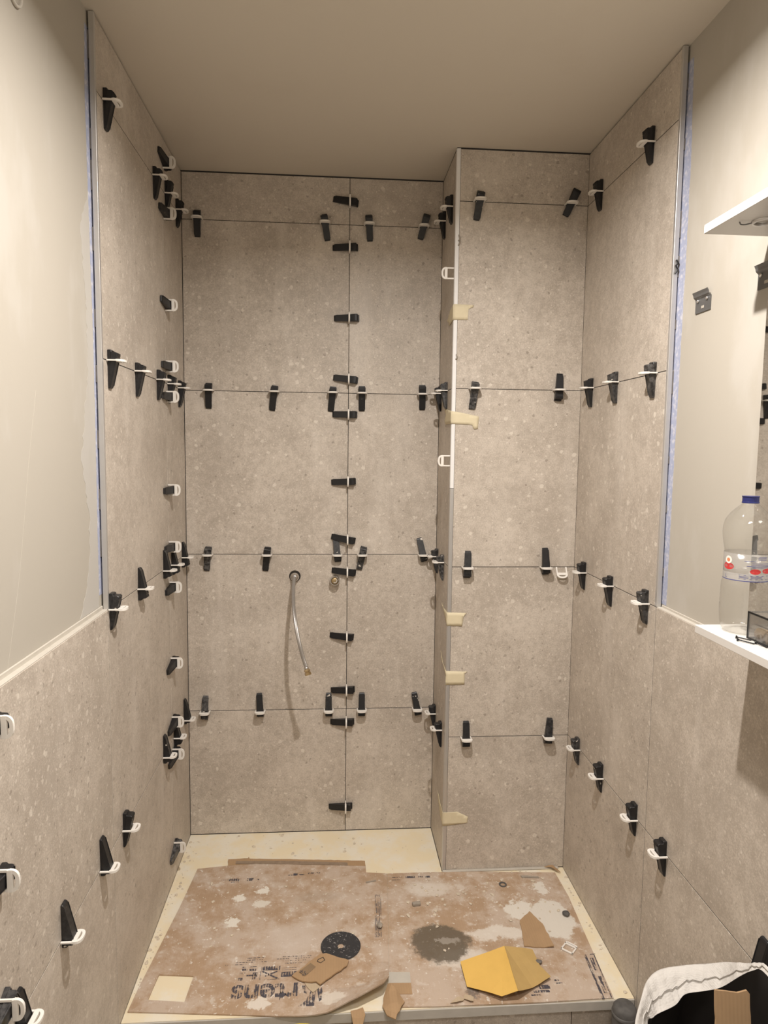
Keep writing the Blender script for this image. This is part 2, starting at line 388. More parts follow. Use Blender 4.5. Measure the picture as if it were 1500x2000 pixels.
o = ragged('filler_skim', -PL, -.8965, lerp_tab([(1.1, -1.02), (1.2, -.955), (1.32, -.945), (1.45, -.985), (1.55, -.96), (1.68, -.925), (1.85, -.935), (1.97, -.955), (2.03, -.915), (2.06, -.90)]), 1.103, 2.06, M['skim'], wall_left, .006, 1, .0004)
for wl, x, s in ((wall_left, -PL, 1), (wall_right, XR+PL, -1)):       # dabs of adhesive in the open gap behind the trims
    for k in range(9):
        z = 1.2+k*.14+random.uniform(-.04, .04); bm = bmesh.new()
        B(bm, min(x, x+s*.0045), max(x, x+s*.0045), -YE+.001, -YE+.02, z, z+random.uniform(.015, .07), .0008)
        obj('adhesive_dab', bm, M['adhesive'], wl)
# filler line on top of the half-height tiles
bm = bmesh.new(); B(bm, -PL, -.001, YFR+.02, -YE-.0, Z2-.0045, Z2+.002, .001); B(bm, -PL, -PL+.004, YFR+.02, -YE-.0, Z2+.001, Z2+.011, .001); obj('filler_bead', bm, M['filler'], wall_left)
bm = bmesh.new(); B(bm, XR+.001, XR+PL, YFR+.02, -YE, Z2-.0045, Z2+.0015, .001); B(bm, XR+PL-.003, XR+PL, YFR+.02, -YE-.0, Z2+.001, Z2+.007, .001); obj('filler_bead', bm, M['filler'], wall_right)
bm = bmesh.new(); tube(bm, catmull([(-PL, -1.207, 1.59), (-PL, -1.25, 1.45), (-PL, -1.30, 1.26), (-PL, -1.359, 1.10)], 5), .0005, 6); obj('paint_ridge', bm, M['plaster'], wall_left)
# ------------------------------------------------------------------ shower tray
tr = empty('shower_tray', (XR/2, -.436, -.03)); tag(tr, 'dirty cream shower tray with a grey front edge under the cardboard', 'shower tray')
def under(parent, o):
    o.parent = parent; o.matrix_parent_inverse = Matrix.Translation(-Vector(parent.location)); return o
bm = slab([(.0015, -.868), (XR-.0015, -.868), (XR-.0015, -DB-.0015), (XB-.0015, -DB-.0015), (XB-.0015, -.0015), (.0015, -.0015)], -.027, 0.0)
under(tr, obj('tray_top', bm, M['tray']))
bm = bmesh.new(); B(bm, .0015, XR-.0015, -.872, -.8682, -.0275, -.0005, .001); under(tr, obj('front_edge', bm, M['traylip']))
riser = struct(empty('wall_riser', (XR/2, -.86, ZF))); riser['label'] = 'tiled riser below the tray front'
bm = bmesh.new(); B(bm, .002, XR-.002, -.85, -.84, ZF+.001, -.0275); under(riser, obj('backing_board', bm, M['joint']))
for a, b in ((.002, .60), (.60, 1.20), (1.20, XR-.002)):
    bm = bmesh.new(); B(bm, a+G-(a+b)/2, b-G-(a+b)/2, -.0045, .0045, -.054, .054, .0007); o = obj('tile', bm, M['tile']); o.location = ((a+b)/2, -.855, -.084); under(riser, o)
bm = bmesh.new(); B(bm, XB-.0, XR-.02, -DB-.012, -DB-.001, .0, .006, .002); under(tr, obj('filler_bead', bm, M['filler']))

# ------------------------------------------------------------------ tile levelling clips
def wedge_bm():
    bm = bmesh.new()
    prof = [(.030, .0006), (.030, .0085), (.0245, .0095), (.0240, .0185), (.0215, .0215), (.013, .0205), (-.058, .0062), (-.0615, .0042), (-.062, .0006)]
    def hw(y): return .0128 if y > -.005 else .0128-.0018*(-.005-y)/.057
    L_, R_ = [], []
    for y, z in prof:
        k = .88 if y < -.06 or y > .029 else 1
        L_.append(bm.verts.new((-hw(y)*k, y, z))); R_.append(bm.verts.new((hw(y)*k, y, z)))
    m = len(prof)
    bm.faces.new(L_); bm.faces.new(R_[::-1])
    for i in range(m): bm.faces.new((L_[i], R_[i], R_[(i+1) % m], L_[(i+1) % m]))
    bmesh.ops.recalc_face_normals(bm, faces=bm.faces)
    bmesh.ops.bevel(bm, geom=bm.edges[:], offset=.0009, segments=1, affect='EDGES')
    for yy, zz in ((.0272, .0092), (.0200, .0216), (.0165, .0211)): B(bm, -.0105, .0105, yy-.0008, yy+.0008, zz-.001, zz+.0009)
    for s in (-1, 1):                                      # raised side rails along the ramp
        t = bmesh.new(); ys = (.012, -.055)
        vs = []
        for y in ys:
            zt = .0205-(.013-y)*(.0143/.071)
            for xx in (s*.0100, s*.0116):
                for z in (zt-.001, zt+.0008): vs.append(t.verts.new((xx, y, z)))
        for f in ((0,1,3,2),(4,6,7,5),(0,4,5,1),(2,3,7,6),(1,5,7,3),(0,2,6,4)): t.faces.new([vs[i] for i in f])
        merge(bm, t)
    bmesh.ops.scale(bm, vec=(1, 1, 1.15), verts=bm.verts)
    return bm
def strap_bm():
    bm = bmesh.new()
    for s in (-1, 1): B(bm, s*.0166-.0024, s*.0166+.0024, -.0018, .0018, .0004, .021, .0005)
    B(bm, -.0188, .0188, -.0028, .0028, .0192, .0276, .0008)
    n = 14; A = []
    for i in range(n+1):                                   # outer arch with the lens-shaped slot under it
        a = PI*i/n; co, si = math.cos(a), math.sin(a)
        xo, zo = .0192*abs(co)**.75*(1 if co >= 0 else -1), .0225+.0145*si**.8
        xi, zi = .0142*abs(co)**.75*(1 if co >= 0 else -1), .0225+.0092*si**.8
        A.append([bm.verts.new(v) for v in ((xo, -.0026, zo), (xo, .0026, zo), (xi, .0026, zi), (xi, -.0026, zi))])
    for p, q in zip(A, A[1:]):
        for k in range(4): bm.faces.new((p[k], p[(k+1) % 4], q[(k+1) % 4], q[k]))
    bm.faces.new(A[0]); bm.faces.new(A[-1][::-1])
    bmesh.ops.scale(bm, vec=(1, 1, 1.12), verts=bm.verts)
    return bm
wo = obj('wedge', wedge_bm(), M['wedge']); so = obj('clip_strap', strap_bm(), M['strap'])
wedge_me, strap_me = wo.data, so.data
bpy.data.objects.remove(wo); bpy.data.objects.remove(so)
ORD = ['first', 'second', 'third', 'fourth', 'fifth', 'sixth', 'seventh', 'eighth', 'ninth', 'tenth', 'eleventh', 'twelfth']
WALLN = {'back': Vector((0, -1, 0)), 'pillar': Vector((0, -1, 0)), 'left': Vector((1, 0, 0)), 'right': Vector((-1, 0, 0)), 'pillar_side': Vector((-1, 0, 0))}
def clip(wall, loc, nominal, tilt, shift, label, group='tile levelling clips with wedges', wedge=True, roll_x=0.0):
    Zv = WALLN[wall]; Yv = -Vector(nominal); Xv = Yv.cross(Zv)
    e = empty('leveling_clip'); tag(e, label, 'tile clip', group)
    mt = Matrix((Xv, Yv, Zv)).transposed().to_4x4(); mt.translation = Vector(loc)
    e.matrix_world = mt
    s = link(bpy.data.objects.new('clip_strap', strap_me), e); s.rotation_euler = (roll_x, 0, 0)
    if wedge:
        w = link(bpy.data.objects.new('wedge', wedge_me), e); w.rotation_euler = (0, 0, math.radians(tilt))
        d = -(shift-.016); w.location = (-math.sin(math.radians(tilt))*d, math.cos(math.radians(tilt))*d, 0)
    return e
# (joint, along, height, tail angle in the wall plane, shift of the wedge)
BACK = [(4,.0568,2.2914,-90.7,.016),(4,.5068,2.2914,-80.9,.0143),(4,.6654,2.2914,-86.1,.0104),(4,.8633,2.2914,-105.2,-.001),
(3,.0898,1.6914,-91.2,.0192),(3,.3251,1.6914,-97.1,.0236),(3,.5374,1.6914,-95.6,.0235),(3,.6448,1.6914,-89.5,.0196),(3,.8684,1.6914,-89,.0119),
(2,.0802,1.0914,-95.3,.0166),(2,.297,1.0914,-96.2,.0175),(2,.558,1.0914,95.4,.0186),(2,.6515,1.0914,-101.7,.0147),(2,.8811,1.0914,103.2,.0194),
(1,.0632,.4914,88.1,.0145),(1,.2694,.4914,93.3,.0222),(1,.5286,.4914,90.3,.019),(1,.6545,.4914,89.3,.018),(1,.8685,.4914,100.7,.018),
('v',.5956,2.3687,171,.0149),('v',.5956,2.21,181.9,.0155),('v',.5956,1.9609,181.5,.0091),('v',.5956,1.741,173.8,.0113),('v',.5956,1.6129,179.8,.0131),
('v',.5956,1.366,182.9,.0162),('v',.5956,1.1486,169.2,.016),('v',.5956,1.026,173.8,.013),('v',.5956,.777,174.5,.0191),('v',.5956,.5696,181.7,.0138),('v',.5956,.4429,180.2,.0149),('v',.5956,.1033,181,.0196)]
PILL = [(4,1.0083,2.2914,-97.6,.0146),(4,1.3102,2.2914,-112.7,-.0072),(3,1.007,1.6914,-96.1,.0234),(3,1.2923,1.6914,86.6,.0098),(2,.997,1.0914,88,.0096),(2,1.2678,1.0914,92,.021),(1,1.0062,.4914,90.2,.013),(1,1.2971,.4914,85.1,.0194)]
LEFT = [(4,-.8188,-90,.0173),(4,-.378,-90,.0192),(4,-.2328,-90,.0008),(4,-.0833,-90,.0092),(3,-.833,-90,.0204),(3,-.6033,-90,.0227),(3,-.3754,-90,.0157),(3,-.2354,-90,.0162),(3,-.086,-90,.0202),
(2,-.8638,-90,.0067),(2,-.6197,90,.0126),(2,-.3353,90,.0202),(2,-.2259,90,.012),(2,-.0676,90,.0093),(1,-.0766,90,.030),(1,-.2302,90,.0164),(1,-.377,90,.0238),(1,-.8005,-90,.002),(1,-.9727,90,.032),(1,-1.2032,90,.030),(1,-1.405,90,.010)]
RIGHT = [(4,-.7369,-90,.0044),(4,-.393,-90,.0077),(3,-.8091,-90,.017),(3,-.5698,-90,.0157),(3,-.377,-90,.0152),(2,-.3776,-90,.0122),(2,-.596,-90,.0178),(2,-.8272,-90,.0112),(1,-.3847,-90,.0094),(1,-.5836,-90,.003),(1,-.821,-90,.0031),(1,-.9877,-90,.0088),(1,-1.3848,90,.0291)]
PSIDE = [(4,-.2115,-90,.0061),(4,-.0647,-90,.0104),(3,-.0489,-90,.0181),(3,-.1738,-90,.0165),(2,-.0393,-90,.0185),(2,-.1721,-90,.0206),(1,-.0513,-90,.0155),(1,-.2017,-90,.0206)]
LVERT = [(2.3775,-14,.016),(2.2219,-3,.016),(1.9385,-8,.016),(1.7448,0,.016),(1.6482,0,.016),(1.3457,0,.016),(1.1574,0,.016),(1.0217,6,.016),(.7633,12,.016),(.5589,16,.016),(.4454,16,.016),(.1118,20,.016)]
JN = {4: 'top joint', 3: 'second joint', 2: 'third joint', 1: 'bottom joint', 'v': 'upright joint'}
def ordn(lst, j, i, key, rev=False):
    ids = sorted([k for k, t in enumerate(lst) if t[0] == j], key=lambda k: key(lst[k]), reverse=rev)
    return ORD[ids.index(i)]
def nom(a):
    a = (a+360) % 360
    return 90 if 45 < a < 135 else 180 if a < 225 else 270
for nm, lst, yv in (('back', BACK, 0.0), ('pillar', PILL, -DB)):
    for i, (j, x, z, ang, sh) in enumerate(lst):
        nn = nom(ang); d = {90: (0, 0, 1), 180: (-1, 0, 0), 270: (0, 0, -1)}[nn]
        tilt = (ang+360) % 360 - nn
        # positive tilt about the wall normal (towards the room) is seen clockwise from inside as x to the right
        wl = 'back wall' if nm == 'back' else 'pillar front'
        if j == 'v': lb = 'black wedge in white clip, back wall upright joint, %s from the top' % ordn(lst, j, i, lambda t: -t[2])
        else: lb = 'black wedge in white clip, %s %s, %s from the left' % (wl, JN[j], ordn(lst, j, i, lambda t: t[1]))
        clip(nm, (x, yv, z), d, tilt, sh, lb)
for nm, lst, xv in (('left', LEFT, 0.0), ('right', RIGHT, XR), ('pillar_side', PSIDE, XB)):
    for i, (j, y, ang, sh) in enumerate(lst):
        z = {1: Z1, 2: Z2, 3: Z3, 4: Z4}[j]; d = (0, 0, -1) if ang < 0 else (0, 0, 1)
        wl = {'left': 'left wall', 'right': 'right wall', 'pillar_side': 'narrow pillar side'}[nm]
        lb = 'black wedge in white clip, %s %s, %s from the back' % (wl, JN[j], ordn(lst, j, i, lambda t: -t[1]))
        clip(nm, (xv, y, z), d, random.uniform(-2, 2), sh, lb)
for i, (z, tilt, sh) in enumerate(LVERT):
    clip('left', (0, -YLJ, z), (0, -1, 0), tilt, sh, 'black wedge in white clip, left wall upright joint in niche, %s from the top' % ORD[i])
for i, (z, tilt) in enumerate(((1.0433, 6), (.7872, 6), (.5634, 28))):
    clip('left', (0, -1.467, z), (0, -1, 0), tilt, .016, 'black wedge in white clip at left photo edge, lower left wall, %s from the top' % ORD[i])
clip('pillar', (1.325, -DB, Z2), (0, 0, -1), 0, 0, 'empty white clip without wedge on the pillar front', 'empty levelling clips', False, 1.05)
clip('pillar_side', (XB, -DB+.0135, 2.066), (0, 1, 0), 0, 0, 'empty white clip on upper pillar edge above the masking tape', 'empty levelling clips', False)
clip('pillar_side', (XB, -DB+.0135, 1.451), (0, 1, 0), 0, 0, 'empty white clip on pillar edge halfway up, below the tape', 'empty levelling clips', False)

# ------------------------------------------------------------------ masking tape around the pillar corner
def tape(name_label, front, side, th=.0008):
    e = empty('masking_tape', (XB, -DB, front[0][1])); tag(e, name_label, 'tape', 'masking tape strips on the pillar')
    def sheet(nm, pts, mp):
        t = slab(pts, 0.0, th, .012, lambda a, b: .0006*math.sin(a*260+b*90))
        bm = bmesh.new(); merge(bm, t)
        for v in bm.verts: v.co = mp(v.co)
        o = obj(nm, bm, M['tape'], None, True); under(e, o)
    sheet('front_flap', front, lambda c: Vector((c.x, -DB-.0014-c.z, c.y)))
    sheet('side_flap', side, lambda c: Vector((XB-.0014-c.z, c.x, c.y)))
tape('short curled masking tape, uppermost strip on the pillar corner', [(XB-.002,1.9645),(1.000,1.963),(.997,1.956),(.982,1.950),(.9796,1.915),(XB-.002,1.914)], [(-DB-.002,1.9645),(-DB-.002,1.914),(-.20,1.908),(-.196,1.918),(-.155,1.932),(-.21,1.955)])
tape('long crumpled masking tape below the second joint on the pillar corner', [(XB-.002,1.617),(.97,1.611),(1.0252,1.600),(1.023,1.559),(1.009,1.558),(1.003,1.572),(XB-.002,1.575)], [(-DB-.002,1.617),(-DB-.002,1.575),(-.17,1.575),(-.14,1.59),(-.17,1.61),(-.13,1.633)])
tape('small masking tape just below third joint, pillar corner', [(XB-.002,.9345),(1.0005,.932),(.990,.920),(.985,.886),(XB-.002,.888)], [(-DB-.002,.9345),(-DB-.002,.888),(-.24,.91),(-.16,.945),(-.175,.93),(-.235,.935)])
tape('small masking tape above bottom joint, pillar corner', [(XB-.002,.729),(1.0075,.7255),(.998,.719),(.998,.680),(XB-.002,.679)], [(-DB-.002,.729),(-DB-.002,.710),(-.22,.735),(-.16,.765),(-.19,.735),(-.235,.735)])
tape('creased masking tape near the tray, lowest strip on the pillar corner', [(XB-.002,.218),(.9832,.220),(1.022,.200),(1.020,.178),(XB-.002,.168)], [(-DB-.002,.218),(-DB-.002,.168),(-.235,.175),(-.17,.215),(-.16,.24),(-.20,.222)])

# crusts of adhesive squeezed out at the pillar edge
t3 = bpy.data.objects['trim_3']
for z0_, ln in ((2.150, .035), (1.785, .018), (2.165, .02)):
    bm = bmesh.new(); tube(bm, catmull([(XB+.009, -DB-.001, z0_), (XB+.013+random.uniform(0, .003), -DB-.003, z0_+ln*.4), (XB+.010, -DB-.002, z0_+ln)], 4), [.0012, .002, .0028, .0026, .0022, .0026, .002, .0016, .0008], 6); obj('adhesive_crust', bm, M['mud'], t3, True)

# ------------------------------------------------------------------ water pipes in the back wall
e = empty('water_hose', (.3994, 0, 1.0089)); tag(e, 'braided steel hose hanging from the back wall outlet', 'hose')
P = [(.3994, .0, 1.0089), (.3985, -.028, 1.0060), (.3975, -.056, .9810), (.3989, -.089, .9502), (.4031, -.130, .9125), (.4105, -.164, .8745), (.4189, -.186, .8342), (.4285, -.198, .7972), (.4394, -.203, .7564), (.4486, -.208, .7303), (.4559, -.213, .7062)]
path = catmull(P, 8)
bm = bmesh.new(); tube(bm, path[4:-6], .0068, 12); under(e, obj('braided_tube', bm, M['braid'], None, True))
RX = Matrix.Rotation(PI/2, 4, 'X')                      # lathe axis z -> -y (out of the back wall)
def out_of_wall(x, y, z): return Matrix.Translation((x, y, z)) @ RX
bm = bmesh.new(); lathe(bm, [(.0, .0008), (.0215, .0008), (.0215, .0), (.0, .0)], 28, out_of_wall(.3994, -.0005, 1.0089)); under(e, obj('wall_hole', bm, M['darkhole']))
bm = bmesh.new(); lathe(bm, [(.0, .002), (.0165, .002), (.0165, .012), (.0150, .016), (.0115, .018), (.0115, .026), (.0, .026)], 24, out_of_wall(.3994, -.0005, 1.007)); under(e, obj('wall_nut', bm, M['chrome'], None, True))
d = (path[-1]-path[-6]).normalized(); q = Vector((0, 0, 1)).rotation_difference(d).to_matrix().to_4x4()
def along(p): return Matrix.Translation(p) @ q
bm = bmesh.new(); lathe(bm, [(.0, 0), (.0078, 0), (.0082, .012), (.0, .012)], 16, along(path[-8])); under(e, obj('crimp_sleeve', bm, M['chrome'], None, True))
bm = bmesh.new(); lathe(bm, [(.0, .0), (.0095, .0), (.0115, .003), (.0115, .007), (.0085, .008), (.0085, .010), (.0118, .011), (.0118, .020), (.0095, .0205), (.0080, .0205), (.0080, .012), (.0, .012)], 6, along(path[-6]+d*.004)); under(e, obj('end_nut', bm, M['brass']))
e = empty('pipe_stub', (.5473, 0, .9989)); tag(e, 'short plugged pipe stub sticking out right of the hose', 'pipe')
bm = bmesh.new(); lathe(bm, [(.0185, .0), (.0185, .030), (.0170, .033), (.0140, .033), (.0140, .022), (.0, .022)], 28, out_of_wall(.549, 0, .996)); under(e, obj('pipe_ring', bm, M['chrome'], None, False))
bm = bmesh.new(); lathe(bm, [(.0, .030), (.009, .0295), (.0138, .027), (.0138, .0225), (.0, .0225)], 20, out_of_wall(.549, 0, .996)); under(e, obj('plug', bm, M['brass'], None, True))
bm = bmesh.new(); tube(bm, catmull([(.549+.008*math.cos(a), -.0306, .996+.008*math.sin(a)) for a in (-2.2, -1.2, 0, .8)], 4), .0024, 8); under(e, obj('sealant_blob', bm, M['filler'], None, True))

# ------------------------------------------------------------------ right wall: mirror, shelves, brackets and what stands there
XW = XR+PL
e = empty('wall_mirror', (XW, -1.60, 1.16)); tag(e, 'frameless mirror on right wall reflecting the tiled back wall', 'mirror')
bm = bmesh.new(); B(bm, XR+.0035, XW-.0005, -2.10, -1.2660, 1.155, 1.80); under(e, obj('back_board', bm, M['blackmetal']))
bm = bmesh.new(); B(bm, XR-.0008, XR+.003, -2.10, -1.2645, 1.155, 1.80); under(e, obj('mirror_glass', bm, M['mirror']))
o = box_obj('wall_shelf', M['white'], 1.2517, XW-.0005, -2.0, -1.2835, 1.1366, 1.1520, bev=.0008); tag(o, 'lower white shelf on right wall carrying the bottle', 'shelf', 'white wall shelves')
o = box_obj('wall_shelf', M['white'], 1.2517, XW-.0005, -2.0, -1.2385, 1.9076, 1.9244, bev=.0008); tag(o, 'upper white shelf on right wall, empty, seen from below', 'shelf', 'white wall shelves')
e = empty('shelf_light', (1.318, -1.325, 1.9076)); tag(e, 'small round light fitting under the upper white shelf', 'light')
bm = bmesh.new(); lathe(bm, [(.016, .0), (.016, -.004), (.021, -.004), (.022, -.0015), (.022, .0)], 28, Matrix.Translation((1.318, -1.325, 1.9074))); under(e, obj('rim', bm, M['alu'], None, True))
bm = bmesh.new(); lathe(bm, [(.0, -.002), (.0155, -.002), (.0155, 0), (.0, 0)], 24, Matrix.Translation((1.318, -1.325, 1.9072))); under(e, obj('lens', bm, M['acrylic'], None, True))
bm = bmesh.new(); tube(bm, catmull([(1.300, -1.32, 1.905), (1.290, -1.312, 1.9035), (1.281, -1.312, 1.9035), (1.275, -1.318, 1.905)], 5), .0012, 6); under(e, obj('wire', bm, M['steel'], None, True))
def bracket(y0, y1, z0, z1, label):
    e = empty('cabinet_bracket', (XW, (y0+y1)/2, z0)); tag(e, label, 'bracket', 'steel hanging brackets')
    bm = bmesh.new(); prof = [(.0006, z0), (.0025, z0), (.0025, z1-.016), (.008, z1-.011), (.009, z1-.006), (.012, z1), (.0105, z1+.0005), (.0072, z1-.005), (.0062, z1-.0098), (.0006, z1-.0148)]
    # plate with a rolled hooked top; a slot is cut in the lower half
    A = [bm.verts.new((XW-d_, y0, z)) for d_, z in prof]; Bv = [bm.verts.new((XW-d_, y1, z)) for d_, z in prof]
    bm.faces.new(A); bm.faces.new(Bv[::-1])
    for i in range(len(A)): bm.faces.new((A[i], A[(i+1) % len(A)], Bv[(i+1) % len(A)], Bv[i]))
    under(e, obj('plate', bm, M['steel']))
    RZ = Matrix.Rotation(-PI/2, 4, 'Y')
    for t in (.2, .8):
        bm = bmesh.new(); lathe(bm, [(.0, .0042), (.0025, .004), (.0038, .0028), (.0042, .0), (.0, .0)], 14, Matrix.Translation((XW-.0025, y0+(y1-y0)*t, z0+(z1-z0)*.58)) @ RZ); under(e, obj('screw', bm, M['screwhead'], None, True))
    bm = bmesh.new(); ym = (y0+y1)/2; zz = z0+(z1-z0)*.24; B(bm, XW-.0029, XW-.0024, ym-.006, ym+.006, zz-.003, zz+.003, .0002); under(e, obj('slot', bm, M['plaster']))
bracket(-1.0355, -.9715, 1.8105, 1.8575, 'grey steel hanging bracket on right wall, left one, nearer the tiles')
bracket(-1.2630, -1.2080, 1.8120, 1.8590, 'grey steel hanging bracket under the upper shelf at photo edge')

# bottle
BX, BY, BZ = 1.3185, -1.3335, 1.1522
e = empty('water_bottle', (BX, BY, BZ)); tag(e, 'empty clear plastic water bottle with blue cap on lower shelf', 'bottle')
prof = [(0, .006), (.020, .005), (.027, .001), (.034, .001), (.0385, .007), (.0415, .018), (.0428, .034), (.0432, .050)]
for k in range(5): prof += [(.0422, .0545+k*.0085), (.0432-.0003*k, .0590+k*.0085)]
prof += [(.0400, .098), (.0395, .103), (.0395, .148), (.0392, .153), (.0402, .160), (.0420, .168), (.0436, .180), (.0442, .190), (.0436, .200), (.0415, .209), (.0375, .217), (.0310, .226), (.0230, .234), (.0160, .240), (.0130, .243), (.0127, .246)]
SB = Matrix.Translation((BX, BY, BZ))
bm = bmesh.new(); lathe(bm, prof, 40, SB); under(e, obj('bottle_body', bm, M['pet'], None, True))
bm = bmesh.new(); lathe(bm, [(0, .2435), (.0150, .2435), (.0150, .2455), (.0143, .246), (.0143, .2545), (.0152, .2555), (.0152, .2565), (.0, .2565)], 28, SB)
under(e, obj('bottle_cap', bm, M['bluecap']))
bm = bmesh.new(); lathe(bm, [(.0397, .101), (.0399, .101), (.0399, .151), (.0397, .151)], 48, SB); lab = obj('bottle_label', bm, M['labelfilm'], None, True); under(e, lab)
view = math.atan2(-2.549-BY, .543-BX)                    # side of the label that faces the room
def curved(nm, a0, a1, z0, z1, m, rr=.0401, oval=False, seg=10):
    t = bmesh.new(); rows_ = []
    ac, zc = (a0+a1)/2, (z0+z1)/2
    if oval:
        c0 = t.verts.new((rr*math.cos(view+ac), rr*math.sin(view+ac), zc)); ring = []
        for k in range(20):
            aa = ac+(a1-a0)/2*math.cos(2*PI*k/20); z = zc+(z1-z0)/2*math.sin(2*PI*k/20)
            ring.append(t.verts.new((rr*math.cos(view+aa), rr*math.sin(view+aa), z)))
        for k in range(20): t.faces.new((c0, ring[k], ring[(k+1) % 20]))
    else:
        for k in range(seg+1):
            aa = a0+(a1-a0)*k/seg
            rows_.append([t.verts.new((rr*math.cos(view+aa), rr*math.sin(view+aa), z)) for z in (z0, z1)])
        for p, q_ in zip(rows_, rows_[1:]): t.faces.new((p[0], q_[0], q_[1], p[1]))
    bmesh.ops.transform(t, matrix=SB, verts=t.verts)
    bm = bmesh.new(); merge(bm, t)
    o = obj(nm, bm, m); o.parent = lab; return o
# label print: angles grow anticlockwise seen from above, so to the viewer's right
curved('blue_band', -PI*.98, PI*.98, .1010, .1024, M['blueink'], seg=40)
curved('pale_band', -1.5, 1.5, .1024, .1150, M['paleband'], .04003, seg=24)
curved('red_oval', -1.18, -.55, .1200, .1330, M['redink'], oval=True)
curved('white_disc', -1.06, -.66, .1310, .1455, M['whiteink'], .0402, oval=True)
curved('orange_mark', -.96, -.76, .1345, .1415, M['orangeink'], .0403, oval=True)
curved('red_oval', .14, .62, .1150, .1250, M['redink'], oval=True)
curved('red_oval', .70, 1.25, .1165, .1262, M['redink'], oval=True)
for z, a, b in ((.1465, .50, .90), (.1440, .46, .92), (.1415, .50, .90), (.1385, -.1, .40), (.1345, .22, 1.1), (.1318, .20, 1.1), (.1295, .0, 1.1), (.1272, .22, 1.1), (.1120, -.3, 1.25), (.1098, -.3, .1), (.1098, .2, .7), (.1076, -.3, .1), (.1076, .2, .7), (.1054, -.3, 1.2)):
    curved('print_line', a, b, z, z+.0008, M['blueink'], .0402, seg=6)
curved('print_line', -1.02, -1.00, .1050, .1110, M['blueink'], .0402, seg=2); curved('print_line', -1.02, -.92, .1050, .1058, M['blueink'], .0402, seg=2)

# clear box with plugs, and black screws on the lower shelf
e = empty('clear_box', (1.328, -1.44, 1.1522)); tag(e, 'clear plastic box with black edges holding wooden plugs', 'box')
x0, x1, y0, y1, z0, z1 = 1.2965, 1.3600, -1.52, -1.381, 1.1522, 1.2015
for nm, a in (('side_panel', (x0, x0+.0012, y0, y1, z0+.001, z1)), ('side_panel', (x1-.0012, x1, y0, y1, z0+.001, z1)), ('end_panel', (x0, x1, y1-.0012, y1, z0+.001, z1)), ('end_panel', (x0, x1, y0, y0+.0012, z0+.001, z1)), ('bottom', (x0, x1, y0, y1, z0, z0+.0012)), ('lid', (x0, x1, y0, y1, z1, z1+.0012))):
    bm = bmesh.new(); B(bm, *a); under(e, obj(nm, bm, M['smokebox'] if nm == 'side_panel' else M['acrylic']))
bm = bmesh.new(); w = .0024
for xx in (x0, x1-w):
    for yy in (y0, y1-w): B(bm, xx-.0004, xx+w, yy-.0002, yy+w+.0004, z0, z1)
    for zz in (z0, z1-w): B(bm, xx-.0004, xx+w, y0, y1, zz, zz+w+.0006)
for yy in (y0, y1-w):
    for zz in (z0, z1-w): B(bm, x0, x1, yy, yy+w, zz, zz+w)
under(e, obj('edge_frame', bm, M['blackmetal']))
k = 0
for (px, py, rz) in ((1.312, -1.404, .2), (1.313, -1.432, 1.3), (1.338, -1.42, .5), (1.312, -1.462, .3), (1.336, -1.465, 1.2), (1.316, -1.492, .4)):
    bm = bmesh.new(); lathe(bm, [(0, -.011), (.0095, -.011), (.0105, -.009), (.0105, .009), (.0095, .011), (0, .011)], 18, Matrix.Translation((px, py, 1.1535+.0106)) @ Matrix.Rotation(rz, 4, 'Z') @ Matrix.Rotation(PI/2, 4, 'X'))
    o = obj('wooden_plug', bm, M['wood'], None, False)
    tag(o, ['pale wooden plug in the clear box, at its far end', 'pale wooden plug in the clear box, second along the front', 'pale wooden plug in the clear box, behind the front row', 'pale wooden plug in the clear box, third along the front', 'pale wooden plug in the clear box, hidden at the back', 'pale wooden plug in the clear box, nearest the camera'][k], 'plug', 'wooden plugs in the clear box'); k += 1
def black_screw(a, b, label):
    a = Vector((*a, 1.1550)); b = Vector((*b, 1.1535)); d_ = (b-a).normalized(); qq = Vector((0, 0, 1)).rotation_difference(d_).to_matrix().to_4x4()
    e = empty('black_screw', (a.x, a.y, 1.1522)); tag(e, label, 'screw', 'black screws on the lower shelf')
    bm = bmesh.new(); lathe(bm, [(0, 0), (.0030, 0), (.0030, .0008), (.0014, .003), (.0, .003)], 14, Matrix.Translation(a) @ qq); under(e, obj('head', bm, M['blackmetal'], None, True))
    bm = bmesh.new(); n_ = 14; ln = (b-a).length
    lathe(bm, [(0, .002)]+[(.0013 if i % 2 else .0010, .002+(ln-.004)*i/n_) for i in range(n_+1)]+[(0, ln)], 10, Matrix.Translation(a) @ qq); under(e, obj('shank', bm, M['blackmetal'], None, True))
black_screw((1.2743, -1.3833), (1.2935, -1.4020), 'black screw on lower shelf, back one of the pair beside the box')
black_screw((1.2667, -1.4000), (1.2850, -1.4250), 'black screw on lower shelf, front one of the pair beside the box')
black_screw((1.2890, -1.4200), (1.2930, -1.4480), 'black screw on lower shelf lying against the clear box')
# round cover high on the left wall
e = empty('wall_cover', (-PL, -1.243, 2.270)); tag(e, 'small round cream cover high on the left wall at photo edge', 'wall cover')
RL = Matrix.Translation((-PL, -1.243, 2.272)) @ Matrix.Rotation(PI/2, 4, 'Y')
bm = bmesh.new(); lathe(bm, [(.022, .0), (.026, .0), (.026, .004), (.024, .006), (.021, .005), (.0205, .002)], 32, RL); under(e, obj('rim', bm, M['filler'], None, True))
bm = bmesh.new(); lathe(bm, [(0, .0025), (.0205, .0025), (.0205, .0), (.0, .0)], 32, RL); under(e, obj('plate', bm, M['filler'], None, True))
